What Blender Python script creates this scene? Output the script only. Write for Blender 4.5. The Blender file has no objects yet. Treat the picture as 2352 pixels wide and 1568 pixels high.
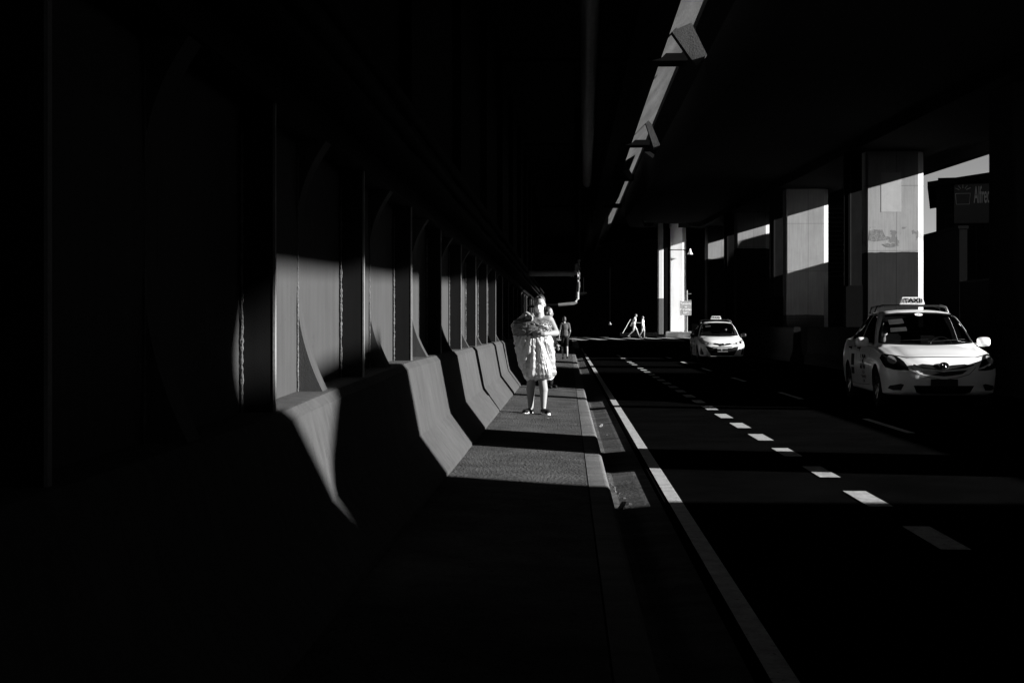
import bpy, bmesh, math, random
from mathutils import Vector, Matrix, noise
from mathutils.bvhtree import BVHTree
R = math.radians
random.seed(7)
sc = bpy.context.scene
C = sc.collection

# ------------------------------------------------------------------ camera, sky, sun, exposure
F = 3267.0
YAW = R(2.26)
CAMZ = 1.25
cam_d = bpy.data.cameras.new('camera')
cam = bpy.data.objects.new('camera', cam_d); C.objects.link(cam)
cam.location = (0, 0, CAMZ); cam.rotation_euler = (R(90), 0, YAW)
cam_d.sensor_width = 36.0; cam_d.lens = 50.0
cam_d.shift_y = -34.0/2352.0
cam_d.clip_start = 0.05; cam_d.clip_end = 2000
sc.camera = cam

SUN_A, SUN_E = R(11.0), R(15.4)          # azimuth behind the +X axis, elevation
sdir = Vector((math.cos(SUN_E)*math.cos(SUN_A), -math.cos(SUN_E)*math.sin(SUN_A), math.sin(SUN_E)))
world = bpy.data.worlds.new('World'); sc.world = world; world.use_nodes = True
wn = world.node_tree; wn.nodes.clear()
sky = wn.nodes.new('ShaderNodeTexSky'); sky.sky_type = 'NISHITA'; sky.sun_disc = False
sky.sun_elevation = SUN_E; sky.sun_rotation = R(101)
sky.air_density = 0.25; sky.dust_density = 0.0; sky.ozone_density = 1.0
bw = wn.nodes.new('ShaderNodeRGBToBW')   # black-and-white photograph: a neutral sky
bg = wn.nodes.new('ShaderNodeBackground'); bg.inputs['Strength'].default_value = 0.055
wo = wn.nodes.new('ShaderNodeOutputWorld')
wn.links.new(sky.outputs[0], bw.inputs[0]); wn.links.new(bw.outputs[0], bg.inputs[0]); wn.links.new(bg.outputs[0], wo.inputs[0])
sl = bpy.data.lights.new('sun', 'SUN'); sl.energy = 5.0; sl.angle = R(0.53); sl.color = (1.0, 0.995, 0.99)
so = bpy.data.objects.new('sun', sl); C.objects.link(so)
so.rotation_euler = sdir.to_track_quat('Z', 'Y').to_euler(); so.location = (40, -10, 30)
sc.view_settings.view_transform = 'Standard'; sc.view_settings.look = 'None'
sc.view_settings.exposure = 1.6; sc.view_settings.gamma = 1.0
sc.cycles.max_bounces = 5; sc.cycles.diffuse_bounces = 3; sc.cycles.glossy_bounces = 3
sc.cycles.transparent_max_bounces = 8; sc.cycles.transmission_bounces = 3
sc.cycles.sample_clamp_indirect = 3.0
sc.cycles.use_denoising = True

def W(px, py, Y):
    """world point seen at pixel (of a 2352 px wide picture) at distance Y"""
    u = (px-1176.0)/F
    c, s = math.cos(YAW), math.sin(YAW)
    t = Y/(c+u*s)
    return Vector((t*(-s+u*c), Y, CAMZ+(750.0-py)/F*t))

# ------------------------------------------------------------------ materials
MATS = {}
FULL = {'white_car_paint', 'white_column_paint', 'white_lettering', 'litter_paper', 'white_face_mask', 'white_shirt', 'pale_dress', 'chrome', 'taxi_sign_plate'}
def mat(name, base, rough=0.85, var=0.25, scale=6.0, bump=0.15, streak=0.0, spots=0.0, coat=0.0, metal=0.0, fine=60.0, spec=0.06, emit=0.0, stretch=(1, 1, 1)):
    if name not in FULL: base *= 0.73
    m = bpy.data.materials.new(name); m.use_nodes = True
    nt = m.node_tree; b = nt.nodes['Principled BSDF']
    b.inputs['Roughness'].default_value = rough; b.inputs['Metallic'].default_value = metal
    b.inputs['Specular IOR Level'].default_value = spec; b.inputs['Coat Weight'].default_value = coat
    b.inputs['Coat Roughness'].default_value = 0.05
    tc = nt.nodes.new('ShaderNodeTexCoord')
    mp = nt.nodes.new('ShaderNodeMapping'); mp.inputs['Scale'].default_value = stretch
    nt.links.new(tc.outputs['Object'], mp.inputs['Vector'])
    def mathn(op, a, bb, clamp=False):
        n = nt.nodes.new('ShaderNodeMath'); n.operation = op; n.use_clamp = clamp
        for i, v in enumerate((a, bb)):
            if isinstance(v, (int, float)): n.inputs[i].default_value = v
            else: nt.links.new(v, n.inputs[i])
        return n.outputs[0]
    def nz(sc_, det=6, src=None, ro=0.6):
        n = nt.nodes.new('ShaderNodeTexNoise'); n.inputs['Scale'].default_value = sc_; n.inputs['Detail'].default_value = det
        n.inputs['Roughness'].default_value = ro
        nt.links.new(src or mp.outputs[0], n.inputs['Vector']); return n.outputs['Fac']
    n1 = nz(scale)
    v = mathn('ADD', 1.0, mathn('MULTIPLY', mathn('SUBTRACT', n1, 0.5), var*4))
    n2 = nz(fine, 3)
    v = mathn('MULTIPLY', v, mathn('ADD', 1.0, mathn('MULTIPLY', mathn('SUBTRACT', n2, 0.5), var*2)))
    if streak:
        m2 = nt.nodes.new('ShaderNodeMapping'); m2.inputs['Scale'].default_value = (9, 9, 0.5)
        nt.links.new(tc.outputs['Object'], m2.inputs['Vector'])
        v = mathn('MULTIPLY', v, mathn('ADD', 1.0, mathn('MULTIPLY', mathn('SUBTRACT', nz(1.6, 5, m2.outputs[0]), 0.5), streak*3)))
    if spots:
        n3 = nz(23.0, 2)
        r = nt.nodes.new('ShaderNodeMapRange'); r.inputs[1].default_value = 0.66; r.inputs[2].default_value = 0.72
        r.inputs[3].default_value = 1.0; r.inputs[4].default_value = 1.0-spots
        nt.links.new(n3, r.inputs[0]); v = mathn('MULTIPLY', v, r.outputs[0])
    v = mathn('MAXIMUM', mathn('MULTIPLY', v, base), base*0.15)
    cb = nt.nodes.new('ShaderNodeCombineColor')
    for i in range(3): nt.links.new(v, cb.inputs[i])
    nt.links.new(cb.outputs[0], b.inputs['Base Color'])
    m['value_socket'] = 1
    if bump:
        bp = nt.nodes.new('ShaderNodeBump'); bp.inputs['Strength'].default_value = bump; bp.inputs['Distance'].default_value = 0.02
        nt.links.new(mathn('ADD', n2, n1), bp.inputs['Height']); nt.links.new(bp.outputs[0], b.inputs['Normal'])
    if emit:
        b.inputs['Emission Color'].default_value = (1, 1, 1, 1); b.inputs['Emission Strength'].default_value = emit
    MATS[name] = m
    return m

M_ASPH = mat('asphalt', 0.0035, 1.0, 0.4, 1.3, 0.5, spots=.5, fine=180, spec=0.0)
M_WALK = mat('sidewalk_concrete', 0.088, 0.92, 0.42, 3.0, 1.0, spots=.5, fine=42, spec=0.0)
M_KERB = mat('kerb_concrete', 0.15, 0.9, 0.3, 2.5, 0.5, fine=70, spec=0.0, spots=0.3, stretch=(0.6, 2.2, 1))
M_GUT = mat('gutter_concrete', 0.1, 0.92, 0.5, 2.2, 0.9, spots=.5, fine=42, spec=0.0, stretch=(0.7, 1.6, 1))
M_LINE = mat('white_road_paint', 0.46, 0.7, 0.3, 9.0, 0.3, spots=0.6, fine=50)
M_LINE2 = mat('worn_road_paint', 0.3, 0.75, 0.3, 4.0, 0.3, spots=0.3, fine=140)
M_YEL = mat('faded_lane_paint', 0.62, 0.75, 0.3, 4.0, 0.3, spots=0.3, fine=140)
M_BARR = mat('barrier_concrete', 0.072, 0.85, 0.14, 1.6, 0.45, streak=0.30, spots=.25, fine=120)
M_STEEL = mat('painted_steel_wall', 0.062, 0.7, 0.08, 3.0, 0.15, streak=0.2, spots=0.12, fine=150)
M_POST = mat('shade_dark_post', 0.014, 0.7, 0.08, 3.0, 0.06, streak=0.2, spots=0.1, fine=150)  # same paint as the panels, darkened in colour for the shaded post face
M_EDGE = mat('bright_steel_edge', 0.24, 0.5, 0.2, 8.0, 0.1, fine=90)  # post edge, much paler than post and panel
M_MORT = mat('ragged_mortar', 0.2, 0.9, 0.35, 22.0, 0.9, fine=90)
M_DARK = mat('shade_dark_concrete', 0.004, 0.9, 0.25, 1.5, 0.3, streak=0.3)  # concrete that never sees sun, its shade put into the colour
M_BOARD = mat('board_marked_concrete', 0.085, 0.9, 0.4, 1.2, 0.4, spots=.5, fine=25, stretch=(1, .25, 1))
M_BLACKBLD = mat('dark_facade', 0.003, 0.8, 0.25, 1.0, 0.2, spec=0.05)
M_GREYBLD = mat('grey_render', 0.07, 0.9, 0.2, 0.6, 0.2, streak=0.2)
M_DSTEEL = mat('dark_steel', 0.008, 0.6, 0.3, 3.0, 0.1, streak=0.3)
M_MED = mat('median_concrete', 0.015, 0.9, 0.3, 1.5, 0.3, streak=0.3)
M_COL = mat('white_column_paint', 0.85, 0.8, 0.05, 1.2, 0.1, spots=0.12)
M_COLB = mat('grey_column_paint', 0.2, 0.8, 0.08, 1.2, 0.1)
M_SIGNP = mat('sign_plate', 0.5, 0.6, 0.05, 3, 0.0)
M_WHITE = mat('white_lettering', 0.9, 0.6, 0.0, 3, 0.0)
M_BLACK = mat('black_lettering', 0.012, 0.6, 0.0, 3, 0.0)
M_PIPE = mat('galvanised_pipe', 0.32, 0.45, 0.3, 5, 0.1, spec=0.5)
M_PAPER = mat('litter_paper', 0.8, 0.8, 0.1, 12, 0.2)
M_RUB = mat('rubber', 0.02, 0.85, 0.2, 20, 0.2)
M_SKIN = mat('skin', 0.3, 0.55, 0.06, 14, 0.08, spec=0.4, fine=90)
M_HAIR = mat('dark_hair', 0.03, 0.5, 0.5, 40, 0.25, fine=150, stretch=(1, 1, .15), spec=0.5)
M_MASK = mat('white_face_mask', 0.85, 0.8, 0.05, 20, 0.1)
M_SHOE = mat('black_shoe', 0.015, 0.5, 0.1, 20, 0.1)
M_SHIRTD = mat('dark_shirt', 0.10, 0.9, 0.25, 14, 0.4)
M_SHIRTW = mat('white_shirt', 0.82, 0.9, 0.1, 10, 0.3)
M_SHORTG = mat('grey_shorts', 0.5, 0.9, 0.2, 10, 0.3)
M_DRESS = mat('pale_dress', 0.75, 0.9, 0.25, 12, 0.4)
M_CAR = mat('white_car_paint', 0.93, 0.32, 0.015, 2.0, 0.0, coat=0.7, spec=0.5)
M_CARIN = mat('car_interior', 0.012, 0.85, 0.1, 10, 0.0, spec=0.1)
M_TRIM = mat('black_trim', 0.008, 0.45, 0.05, 10, 0.0, spec=0.3)
M_CHROME = mat('chrome', 0.75, 0.12, 0.0, 5, 0.0, metal=1.0)
M_RIM = mat('alloy_rim', 0.45, 0.25, 0.05, 5, 0.0, metal=0.9)
M_LENSD = mat('smoked_lamp_lens', 0.015, 0.08, 0.0, 5, 0.0, coat=1.0, spec=0.6)
M_LENSL = mat('clear_lamp_lens', 0.55, 0.12, 0.25, 14, 0.0, coat=1.0, spec=0.6)
M_STICK = mat('windscreen_sticker', 0.05, 0.6, 0.2, 20, 0.0)
M_TSIGN = mat('taxi_sign_plate', 0.92, 0.5, 0.02, 3, 0.0)
M_PLATE = mat('number_plate', 0.62, 0.5, 0.05, 10, 0.0)

def glass_mat(tint=.42):
    m = bpy.data.materials.new('tinted_glass'); m.use_nodes = True
    nt = m.node_tree; nt.nodes.clear()
    o = nt.nodes.new('ShaderNodeOutputMaterial'); mx = nt.nodes.new('ShaderNodeMixShader'); fr = nt.nodes.new('ShaderNodeFresnel')
    t = nt.nodes.new('ShaderNodeBsdfTransparent'); g = nt.nodes.new('ShaderNodeBsdfGlossy')
    t.inputs[0].default_value = (tint, tint, tint, 1); g.inputs['Roughness'].default_value = 0.02; g.inputs[0].default_value = (1, 1, 1, 1)
    fr.inputs[0].default_value = 1.45
    nt.links.new(fr.outputs[0], mx.inputs[0]); nt.links.new(t.outputs[0], mx.inputs[1]); nt.links.new(g.outputs[0], mx.inputs[2])
    nt.links.new(mx.outputs[0], o.inputs[0]); return m
M_GLASS = glass_mat()
M_GLASS2 = glass_mat(.9)

def plastic_mat(name, base, tr, rough=0.3, sc_=16):
    m = mat(name, base, rough, 0.30, sc_*.55, 0.5, spec=0.6, fine=30, stretch=(1.4, 1.4, .35))
    b = m.node_tree.nodes['Principled BSDF']
    nt = m.node_tree; o = [n for n in nt.nodes if n.type == 'OUTPUT_MATERIAL'][0]
    mx = nt.nodes.new('ShaderNodeMixShader'); t = nt.nodes.new('ShaderNodeBsdfTranslucent'); t.inputs[0].default_value = (base, base, base, 1)
    mx.inputs[0].default_value = tr
    nt.links.new(b.outputs[0], mx.inputs[1]); nt.links.new(t.outputs[0], mx.inputs[2]); nt.links.new(mx.outputs[0], o.inputs[0])
    return m
M_BAG = plastic_mat('white_plastic_sack', 0.52, 0.30)
M_BAGD = plastic_mat('clear_plastic_over_dark_load', 0.13, 0.1, 0.22, 30)

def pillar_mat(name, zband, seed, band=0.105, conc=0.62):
    """raw concrete above a painted dado (on the far pillars, shade put into the colour); joints, drips and a dark chipped stain, all in object space (x across, z up)"""
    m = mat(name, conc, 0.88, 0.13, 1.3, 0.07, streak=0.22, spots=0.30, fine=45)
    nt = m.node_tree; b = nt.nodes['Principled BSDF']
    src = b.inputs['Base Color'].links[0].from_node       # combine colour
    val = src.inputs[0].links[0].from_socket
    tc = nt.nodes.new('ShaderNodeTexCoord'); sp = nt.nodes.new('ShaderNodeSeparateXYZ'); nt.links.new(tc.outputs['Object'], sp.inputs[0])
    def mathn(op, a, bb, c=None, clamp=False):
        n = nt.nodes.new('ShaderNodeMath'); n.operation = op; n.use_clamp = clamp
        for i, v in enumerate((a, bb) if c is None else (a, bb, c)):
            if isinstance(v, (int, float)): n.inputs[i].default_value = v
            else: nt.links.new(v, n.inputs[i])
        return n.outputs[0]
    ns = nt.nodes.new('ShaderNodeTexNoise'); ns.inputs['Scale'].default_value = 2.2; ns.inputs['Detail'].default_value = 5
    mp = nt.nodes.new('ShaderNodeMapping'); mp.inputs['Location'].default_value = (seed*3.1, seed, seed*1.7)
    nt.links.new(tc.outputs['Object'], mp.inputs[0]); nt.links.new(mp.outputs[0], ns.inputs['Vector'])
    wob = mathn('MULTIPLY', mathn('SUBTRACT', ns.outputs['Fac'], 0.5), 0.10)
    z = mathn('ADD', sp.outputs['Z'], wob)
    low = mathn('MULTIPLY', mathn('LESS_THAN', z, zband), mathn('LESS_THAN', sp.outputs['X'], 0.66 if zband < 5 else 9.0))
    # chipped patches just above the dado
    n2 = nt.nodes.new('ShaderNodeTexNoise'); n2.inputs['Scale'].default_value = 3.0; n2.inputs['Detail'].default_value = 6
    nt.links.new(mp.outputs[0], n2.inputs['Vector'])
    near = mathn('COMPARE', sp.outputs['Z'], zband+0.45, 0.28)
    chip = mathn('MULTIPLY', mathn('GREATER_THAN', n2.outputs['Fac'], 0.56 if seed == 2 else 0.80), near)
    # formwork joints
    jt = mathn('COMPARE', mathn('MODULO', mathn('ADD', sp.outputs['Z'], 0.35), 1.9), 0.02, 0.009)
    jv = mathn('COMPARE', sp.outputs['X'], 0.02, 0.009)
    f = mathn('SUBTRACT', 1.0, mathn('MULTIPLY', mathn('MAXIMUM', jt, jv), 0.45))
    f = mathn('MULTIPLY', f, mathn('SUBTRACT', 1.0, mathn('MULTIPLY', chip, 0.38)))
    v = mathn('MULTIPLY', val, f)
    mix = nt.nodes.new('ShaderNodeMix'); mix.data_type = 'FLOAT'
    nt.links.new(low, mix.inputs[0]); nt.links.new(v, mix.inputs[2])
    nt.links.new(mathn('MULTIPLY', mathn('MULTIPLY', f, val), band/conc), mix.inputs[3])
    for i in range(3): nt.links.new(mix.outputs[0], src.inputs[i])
    return m

# ------------------------------------------------------------------ mesh helpers
def tag(o, label=None, cat=None, group=None, kind=None):
    if label: o['label'] = label
    if cat: o['category'] = cat
    if group: o['group'] = group
    if kind: o['kind'] = kind
    return o
def empty(name, loc=(0, 0, 0), rz=0.0):
    o = bpy.data.objects.new(name, None); C.objects.link(o); o.location = loc; o.rotation_euler = (0, 0, rz)
    o.empty_display_size = 0.2
    return o
class MB:
    def __init__(s): s.v = []; s.f = []
    def add(s, vs, fs):
        k = len(s.v); s.v += [tuple(p) for p in vs]; s.f += [tuple(i+k for i in f) for f in fs]; return s
    def box(s, x0, x1, y0, y1, z0, z1):
        return s.add([(x0, y0, z0), (x1, y0, z0), (x1, y1, z0), (x0, y1, z0), (x0, y0, z1), (x1, y0, z1), (x1, y1, z1), (x0, y1, z1)],
                     [(0, 3, 2, 1), (4, 5, 6, 7), (0, 1, 5, 4), (1, 2, 6, 5), (2, 3, 7, 6), (3, 0, 4, 7)])
    def sweepY(s, prof, ys, zf=None, closed=True):
        """profile [(x,z)] swept along y; zf(y,i,x,z)->(x,z)"""
        n = len(prof); vs = []; fs = []
        for y in ys:
            for i, (x, z) in enumerate(prof):
                if zf: x, z = zf(y, i, x, z)
                vs.append((x, y, z))
        for j in range(len(ys)-1):
            for i in range(n if closed else n-1):
                a, b = j*n+i, j*n+(i+1) % n
                fs.append((a, a+n, b+n, b))
        if closed:
            fs.append(tuple(range(n))); fs.append(tuple(reversed(range((len(ys)-1)*n, len(ys)*n))))
        return s.add(vs, fs)
    def prism(s, poly, axis, a0, a1):
        """polygon extruded along axis: 'x' poly=(y,z), 'y' poly=(x,z), 'z' poly=(x,y)"""
        f = {'x': lambda p, a: (a, p[0], p[1]), 'y': lambda p, a: (p[0], a, p[1]), 'z': lambda p, a: (p[0], p[1], a)}[axis]
        n = len(poly); vs = [f(p, a0) for p in poly]+[f(p, a1) for p in poly]
        fs = [tuple(reversed(range(n))), tuple(range(n, 2*n))]+[(i, (i+1) % n, n+(i+1) % n, n+i) for i in range(n)]
        return s.add(vs, fs)
    def tube(s, pts, r, seg=10, cap=True, rs=None):
        pts = [Vector(p) for p in pts]; vs = []; fs = []
        up = Vector((0.03, 0.02, 1))
        for j, p in enumerate(pts):
            d = (pts[min(j+1, len(pts)-1)]-pts[max(j-1, 0)]).normalized()
            a = d.cross(up if abs(d.z) < 0.95 else Vector((1, 0, 0.01))).normalized(); b = d.cross(a)
            rr = rs[j] if rs else r
            for i in range(seg):
                t = 2*math.pi*i/seg; vs.append(p+a*rr*math.cos(t)+b*rr*math.sin(t))
        for j in range(len(pts)-1):
            for i in range(seg):
                k, l = j*seg+i, j*seg+(i+1) % seg
                fs.append((k, l, l+seg, k+seg))
        if cap: fs += [tuple(reversed(range(seg))), tuple(range((len(pts)-1)*seg, len(pts)*seg))]
        return s.add(vs, fs)
    def lathe(s, prof, c, axis='z', seg=24):
        """prof [(r,h)] around axis through c"""
        c = Vector(c); vs = []; fs = []; n = len(prof)
        for i in range(seg):
            t = 2*math.pi*i/seg
            for r, h in prof:
                if axis == 'z': vs.append(c+Vector((r*math.cos(t), r*math.sin(t), h)))
                elif axis == 'x': vs.append(c+Vector((h, r*math.cos(t), r*math.sin(t))))
                else: vs.append(c+Vector((r*math.sin(t), h, r*math.cos(t))))
        for i in range(seg):
            for j in range(n-1):
                a, b = i*n+j, ((i+1) % seg)*n+j
                fs.append((a, b, b+1, a+1))
        return s.add(vs, fs)
    def build(s, name, m, parent=None, smooth=False, bevel=0.0, fixn=True, sharp=None):
        me = bpy.data.meshes.new(name); me.from_pydata(s.v, [], s.f)
        if fixn or bevel:
            bm = bmesh.new(); bm.from_mesh(me)
            if fixn: bmesh.ops.recalc_face_normals(bm, faces=bm.faces)
            if bevel: bmesh.ops.bevel(bm, geom=[e for e in bm.edges if e.is_manifold and e.calc_face_angle(0) > 0.4], offset=bevel, segments=2, affect='EDGES', clamp_overlap=True)
            bm.to_mesh(me); bm.free()
        o = bpy.data.objects.new(name, me); C.objects.link(o)
        for mm in (m if isinstance(m, (list, tuple)) else [m]): me.materials.append(mm)
        if smooth: shade(me, sharp or 40)
        if parent: o.parent = parent
        return o
def shade(me, deg=40):
    me.polygons.foreach_set('use_smooth', [True]*len(me.polygons))
    bm = bmesh.new(); bm.from_mesh(me); a = R(deg)
    for e in bm.edges:
        if len(e.link_faces) == 2 and e.calc_face_angle(0) > a: e.smooth = False
    bm.to_mesh(me); bm.free(); me.update()
def S(o): o['kind'] = 'structure'; return o
def evaluated_mesh(o):
    dg = bpy.context.evaluated_depsgraph_get(); dg.update()
    return bpy.data.meshes.new_from_object(o.evaluated_get(dg), preserve_all_data_layers=True, depsgraph=dg)
def text_mesh(txt, size, bold=0.0, align='CENTER', sx=1.0, depth=0.0):
    cu = bpy.data.curves.new('t', 'FONT'); cu.body = txt; cu.size = size; cu.align_x = align; cu.align_y = 'CENTER'
    cu.offset = bold; cu.extrude = depth; cu.space_line = 1.0
    o = bpy.data.objects.new('t', cu); C.objects.link(o); me = evaluated_mesh(o)
    bpy.data.objects.remove(o); bpy.data.curves.remove(cu)
    for v in me.vertices: v.co.x *= sx
    return me
def text_obj(name, txt, size, m, mtx, parent=None, bold=0.0, sx=1.0, depth=0.003):
    me = text_mesh(txt, size, bold, sx=sx, depth=depth); me.materials.clear(); me.materials.append(m)
    o = bpy.data.objects.new(name, me); C.objects.link(o)
    me.transform(mtx)
    if parent: o.parent = parent
    return o

# ground height: the road climbs a little towards the far crossing
def gz(y):
    if y < 75: return 0.0
    t = min(1.0, (y-75)/37.0); return 0.47*(t*t*(3-2*t)) if t < 1 else 0.47
YS = [-40, -20, -5] + [i for i in range(0, 75, 3)] + [75+i*2.5 for i in range(0, 23)] + [140]

# ------------------------------------------------------------------ ground, road, sidewalk
def sheet(name, x0, x1, m, dz, ys=YS, nx=1):
    mb = MB(); xs = [x0+(x1-x0)*i/nx for i in range(nx+1)]
    vs = [(x, y, gz(y)+dz) for y in ys for x in xs]; n = nx+1
    fs = [(j*n+i, j*n+i+1, (j+1)*n+i+1, (j+1)*n+i) for j in range(len(ys)-1) for i in range(nx)]
    mb.add(vs, fs); return S(mb.build(name, m, fixn=False))
mb = MB()
gy = [-600, -40]+[y for y in YS if y > -40]+[800]
n = 2; vs = [(x, y, gz(y)-0.12) for y in gy for x in (-600, 600)]
mb.add(vs, [(2*j, 2*j+1, 2*j+3, 2*j+2) for j in range(len(gy)-1)])
S(mb.build('ground', M_ASPH, fixn=False))
# road slab with its raised edge over the gutter
mb = MB()
mb.sweepY([(0.675, -0.15), (0.668, -0.02), (0.685, 0.0), (7.95, 0.0), (7.95, -0.15)], YS, lambda y, i, x, z: (x, z+gz(y)))
S(mb.build('road', M_ASPH))
sheet('far_carriageway', 8.36, 60, M_ASPH, 0.0)
mb = MB()
mb.sweepY([(0.27, -0.13), (0.27, -0.035), (0.38, -0.05), (0.55, -0.03), (0.70, -0.022), (0.70, -0.13)], YS[:-1], lambda y, i, x, z: (x, z+gz(y)))
S(mb.build('gutter', M_GUT))
# sidewalk, slightly falling towards the kerb
WY = [y for y in YS if y <= 80]
mb = MB()
mb.sweepY([(-1.5, -0.1), (-1.5, 0.19), (-0.80, 0.172), (0.138, 0.128), (0.138, -0.1)], WY, lambda y, i, x, z: (x, z+gz(y)))
S(mb.build('sidewalk', M_WALK))
kp = [(0.147, -0.12), (0.147, 0.124)]+[(0.262+0.04*math.sin(R(a)), 0.082+0.04*math.cos(R(a))) for a in (0, 22, 45, 68, 90)]+[(0.315, -0.12)]
y = -20.0; mb = MB()
while y < 80:
    L = random.uniform(2.2, 3.0)
    j = random.uniform(-0.003, 0.003)
    mb.sweepY(kp, [y, y+L*0.5, y+L-0.008], lambda yy, i, x, z: (x+(0.0 if i < 2 else j), z+gz(yy)+(j if z > 0 else 0)))
    y += L
o = S(mb.build('kerb', M_KERB, smooth=True, sharp=30))
# white edge line
sheet('edge_line', 0.715, 0.812, M_LINE, 0.005, [y for y in YS if -5 <= y <= 80])
# bike lane dashes and lane dashes
def dashes(name, xc, w, y0, L, gap, ymax, m):
    mb = MB(); y = y0
    while y < ymax:
        mb.add([(xc-w/2, y, gz(y)+.005), (xc+w/2, y, gz(y)+.005), (xc+w/2, y+L, gz(y+L)+.005), (xc-w/2, y+L, gz(y+L)+.005)], [(0, 1, 2, 3)]); y += L+gap
    return S(mb.build(name, m, fixn=False))
dashes('bike_lane_marking', 2.17, 0.17, 8.05, 0.93, 0.98, 62, M_LINE)
dashes('lane_marking', 4.02, 0.10, 9.05, 2.6, 5.2, 62, M_YEL)
# zebra crossing, skewed across the mouth of the road
mb = MB()
for i in range(8):
    x = -0.5+i*1.32
    y0 = 97.2+i*0.85
    mb.add([(x, y0, gz(y0)+.006), (x+0.62, y0, gz(y0)+.006), (x+0.62-0.9, y0+3.6, gz(y0+3.6)+.006), (x-0.9, y0+3.6, gz(y0+3.6)+.006)], [(0, 1, 2, 3)])
mb.add([(-1.5, 103.0, gz(103)+.006), (3.1, 107.5, gz(107.5)+.006), (3.1, 108.1, gz(108.1)+.006), (-1.5, 103.6, gz(103.6)+.006)], [(0, 1, 2, 3)])
S(mb.build('zebra_crossing', M_LINE, fixn=False))
# far kerb / island under the columns
mb = MB(); mb.prism([(4.2, 109.2), (6.6, 107.6), (11, 107.6), (11, 116), (4.2, 116)], 'z', 0.5, 0.80)
S(mb.build('far_pavement', M_KERB, bevel=0.02))
mb = MB(); mb.prism([(7.3, 106.0), (10.4, 105.3), (10.4, 107.5), (7.3, 107.5)], 'z', 0.4, 0.88)
S(mb.build('traffic_island', M_COL, bevel=0.03))

# ------------------------------------------------------------------ left barrier and steel wall
def ztop(y):
    pts = [(0, 0.86), (5.5, 0.885), (7, 0.925), (10.5, 0.985), (14, 0.992), (90, 0.995)]
    for (a, za), (b, zb) in zip(pts, pts[1:]):
        if y <= b: return za+(zb-za)*(y-a)/(b-a) if y > a else za
    return 0.995
def barrier(y0, y1, name, label):
    mb = MB()
    prof = [(-1.60, 0.0), (-1.60, 1.0), (-1.215, 1.0), (-1.20, 0.995), (-1.165, 0.955), (-1.085, 0.52), (-1.07, 0.46), (-0.875, 0.20), (-0.865, 0.16), (-0.865, 0.0)]
    ys = []; y = y0
    while y < y1: ys.append(y); y += 0.6
    ys.append(y1)
    def f(yy, i, x, z):
        if z > 0.9: z = z-1.0+ztop(yy)
        return x+0.004*noise.noise(Vector((yy*1.3, i, 0))), z+gz(yy)
    mb.sweepY(prof, ys, f)
    o = mb.build(name, M_BARR, smooth=True, sharp=22)
    for v in o.data.vertices:
        v.co.x += .006*noise.noise(v.co*3.1)
    return tag(o, label, 'barrier', 'concrete barriers along the sidewalk')
barrier(-6, 13.25, 'concrete_barrier', 'grey concrete road barrier with drip stains, nearest to the camera, beside the sidewalk')
barrier(13.26, 80, 'concrete_barrier', 'long grey concrete road barrier running behind the woman carrying the sack')

PITCH = 2.58
wall = tag(empty('steel_wall', (-1.36, 5.86, 0.88)), 'dark painted steel post and panel wall standing on the concrete barrier', 'wall')
def off(mb_obj): mb_obj.location = -Vector(wall.location); return mb_obj
for k in range(-3, 25):
    y = 5.86+PITCH*k; zt = ztop(y)+gz(y)-0.01
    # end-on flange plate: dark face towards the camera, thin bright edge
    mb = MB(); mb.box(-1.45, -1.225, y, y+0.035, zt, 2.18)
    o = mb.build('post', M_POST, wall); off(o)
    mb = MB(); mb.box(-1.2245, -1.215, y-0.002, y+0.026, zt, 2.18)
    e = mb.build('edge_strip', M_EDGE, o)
    # recessed infill panel
    mb = MB(); nz_ = 14
    for (ya, yb, xx) in ((y+0.036, y+1.22, -1.36), (y+1.40, y+PITCH-0.002, -1.365)):
        mb.box(xx-0.03, xx, ya, yb, zt-0.02, 2.18)
    o = mb.build('panel', M_STEEL, wall); off(o)
    # curved rib in the middle of the bay
    mb = MB(); prof = []
    for i in range(17):
        t = i/16.0; z = zt-0.02+(1.50-zt)*t
        x = -1.362+0.165*(1-t)**2.1
        prof.append((x, z))
    prof2 = []
    for i in range(9):
        t = i/8.0; prof2.append((-1.362+0.15*t**2.2, 1.72+0.46*t))
    poly = [(-1.40, zt-0.02)]+prof+prof2+[(-1.40, 2.18)]
    mb.prism(poly, 'y', y+1.225, y+1.385)
    o = mb.build('rib', M_STEEL, wall, smooth=True, sharp=30); off(o)
    # ragged mortar lines in the corners
    for yy in ((y+1.217, 0.9, 0.0035), (y+PITCH-0.008, 0.9, 0.0055)):
        if k > 8: break
        mb = MB(); pts = []; rs = []
        for i in range(160):
            t = i/159.0; z = zt+(2.1-zt)*t
            pts.append((-1.352, yy[0]+0.008*noise.noise(Vector((z*14, yy[0], 1))), z)); rs.append(max(.002, yy[2]*(0.9+0.9*noise.noise(Vector((z*60, yy[0], 3)))+.5*noise.noise(Vector((z*19, yy[0], 3))))))
        mb.tube(pts, 0.01, 5, rs=rs)
        o = mb.build('mortar_seam', M_MORT, wall); off(o)
mb = MB(); ysl = [-2.5]+[y for y in YS if 0 <= y <= 72]
mb.sweepY([(-1.50, 2.18), (-1.19, 2.18), (-1.19, 2.22), (-1.42, 2.24), (-1.42, 2.50), (-1.17, 2.52), (-1.17, 2.56), (-1.50, 2.56)], ysl)
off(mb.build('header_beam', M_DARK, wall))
for (x, z, r) in ((-1.22, 2.72, 0.05), (-1.25, 2.95, 0.05)):
    mb = MB(); mb.tube([(x, yy, z) for yy in (-2.5, 20, 45, 72)], r, 10); off(mb.build('conduit', M_DARK, wall, smooth=True))
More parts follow.
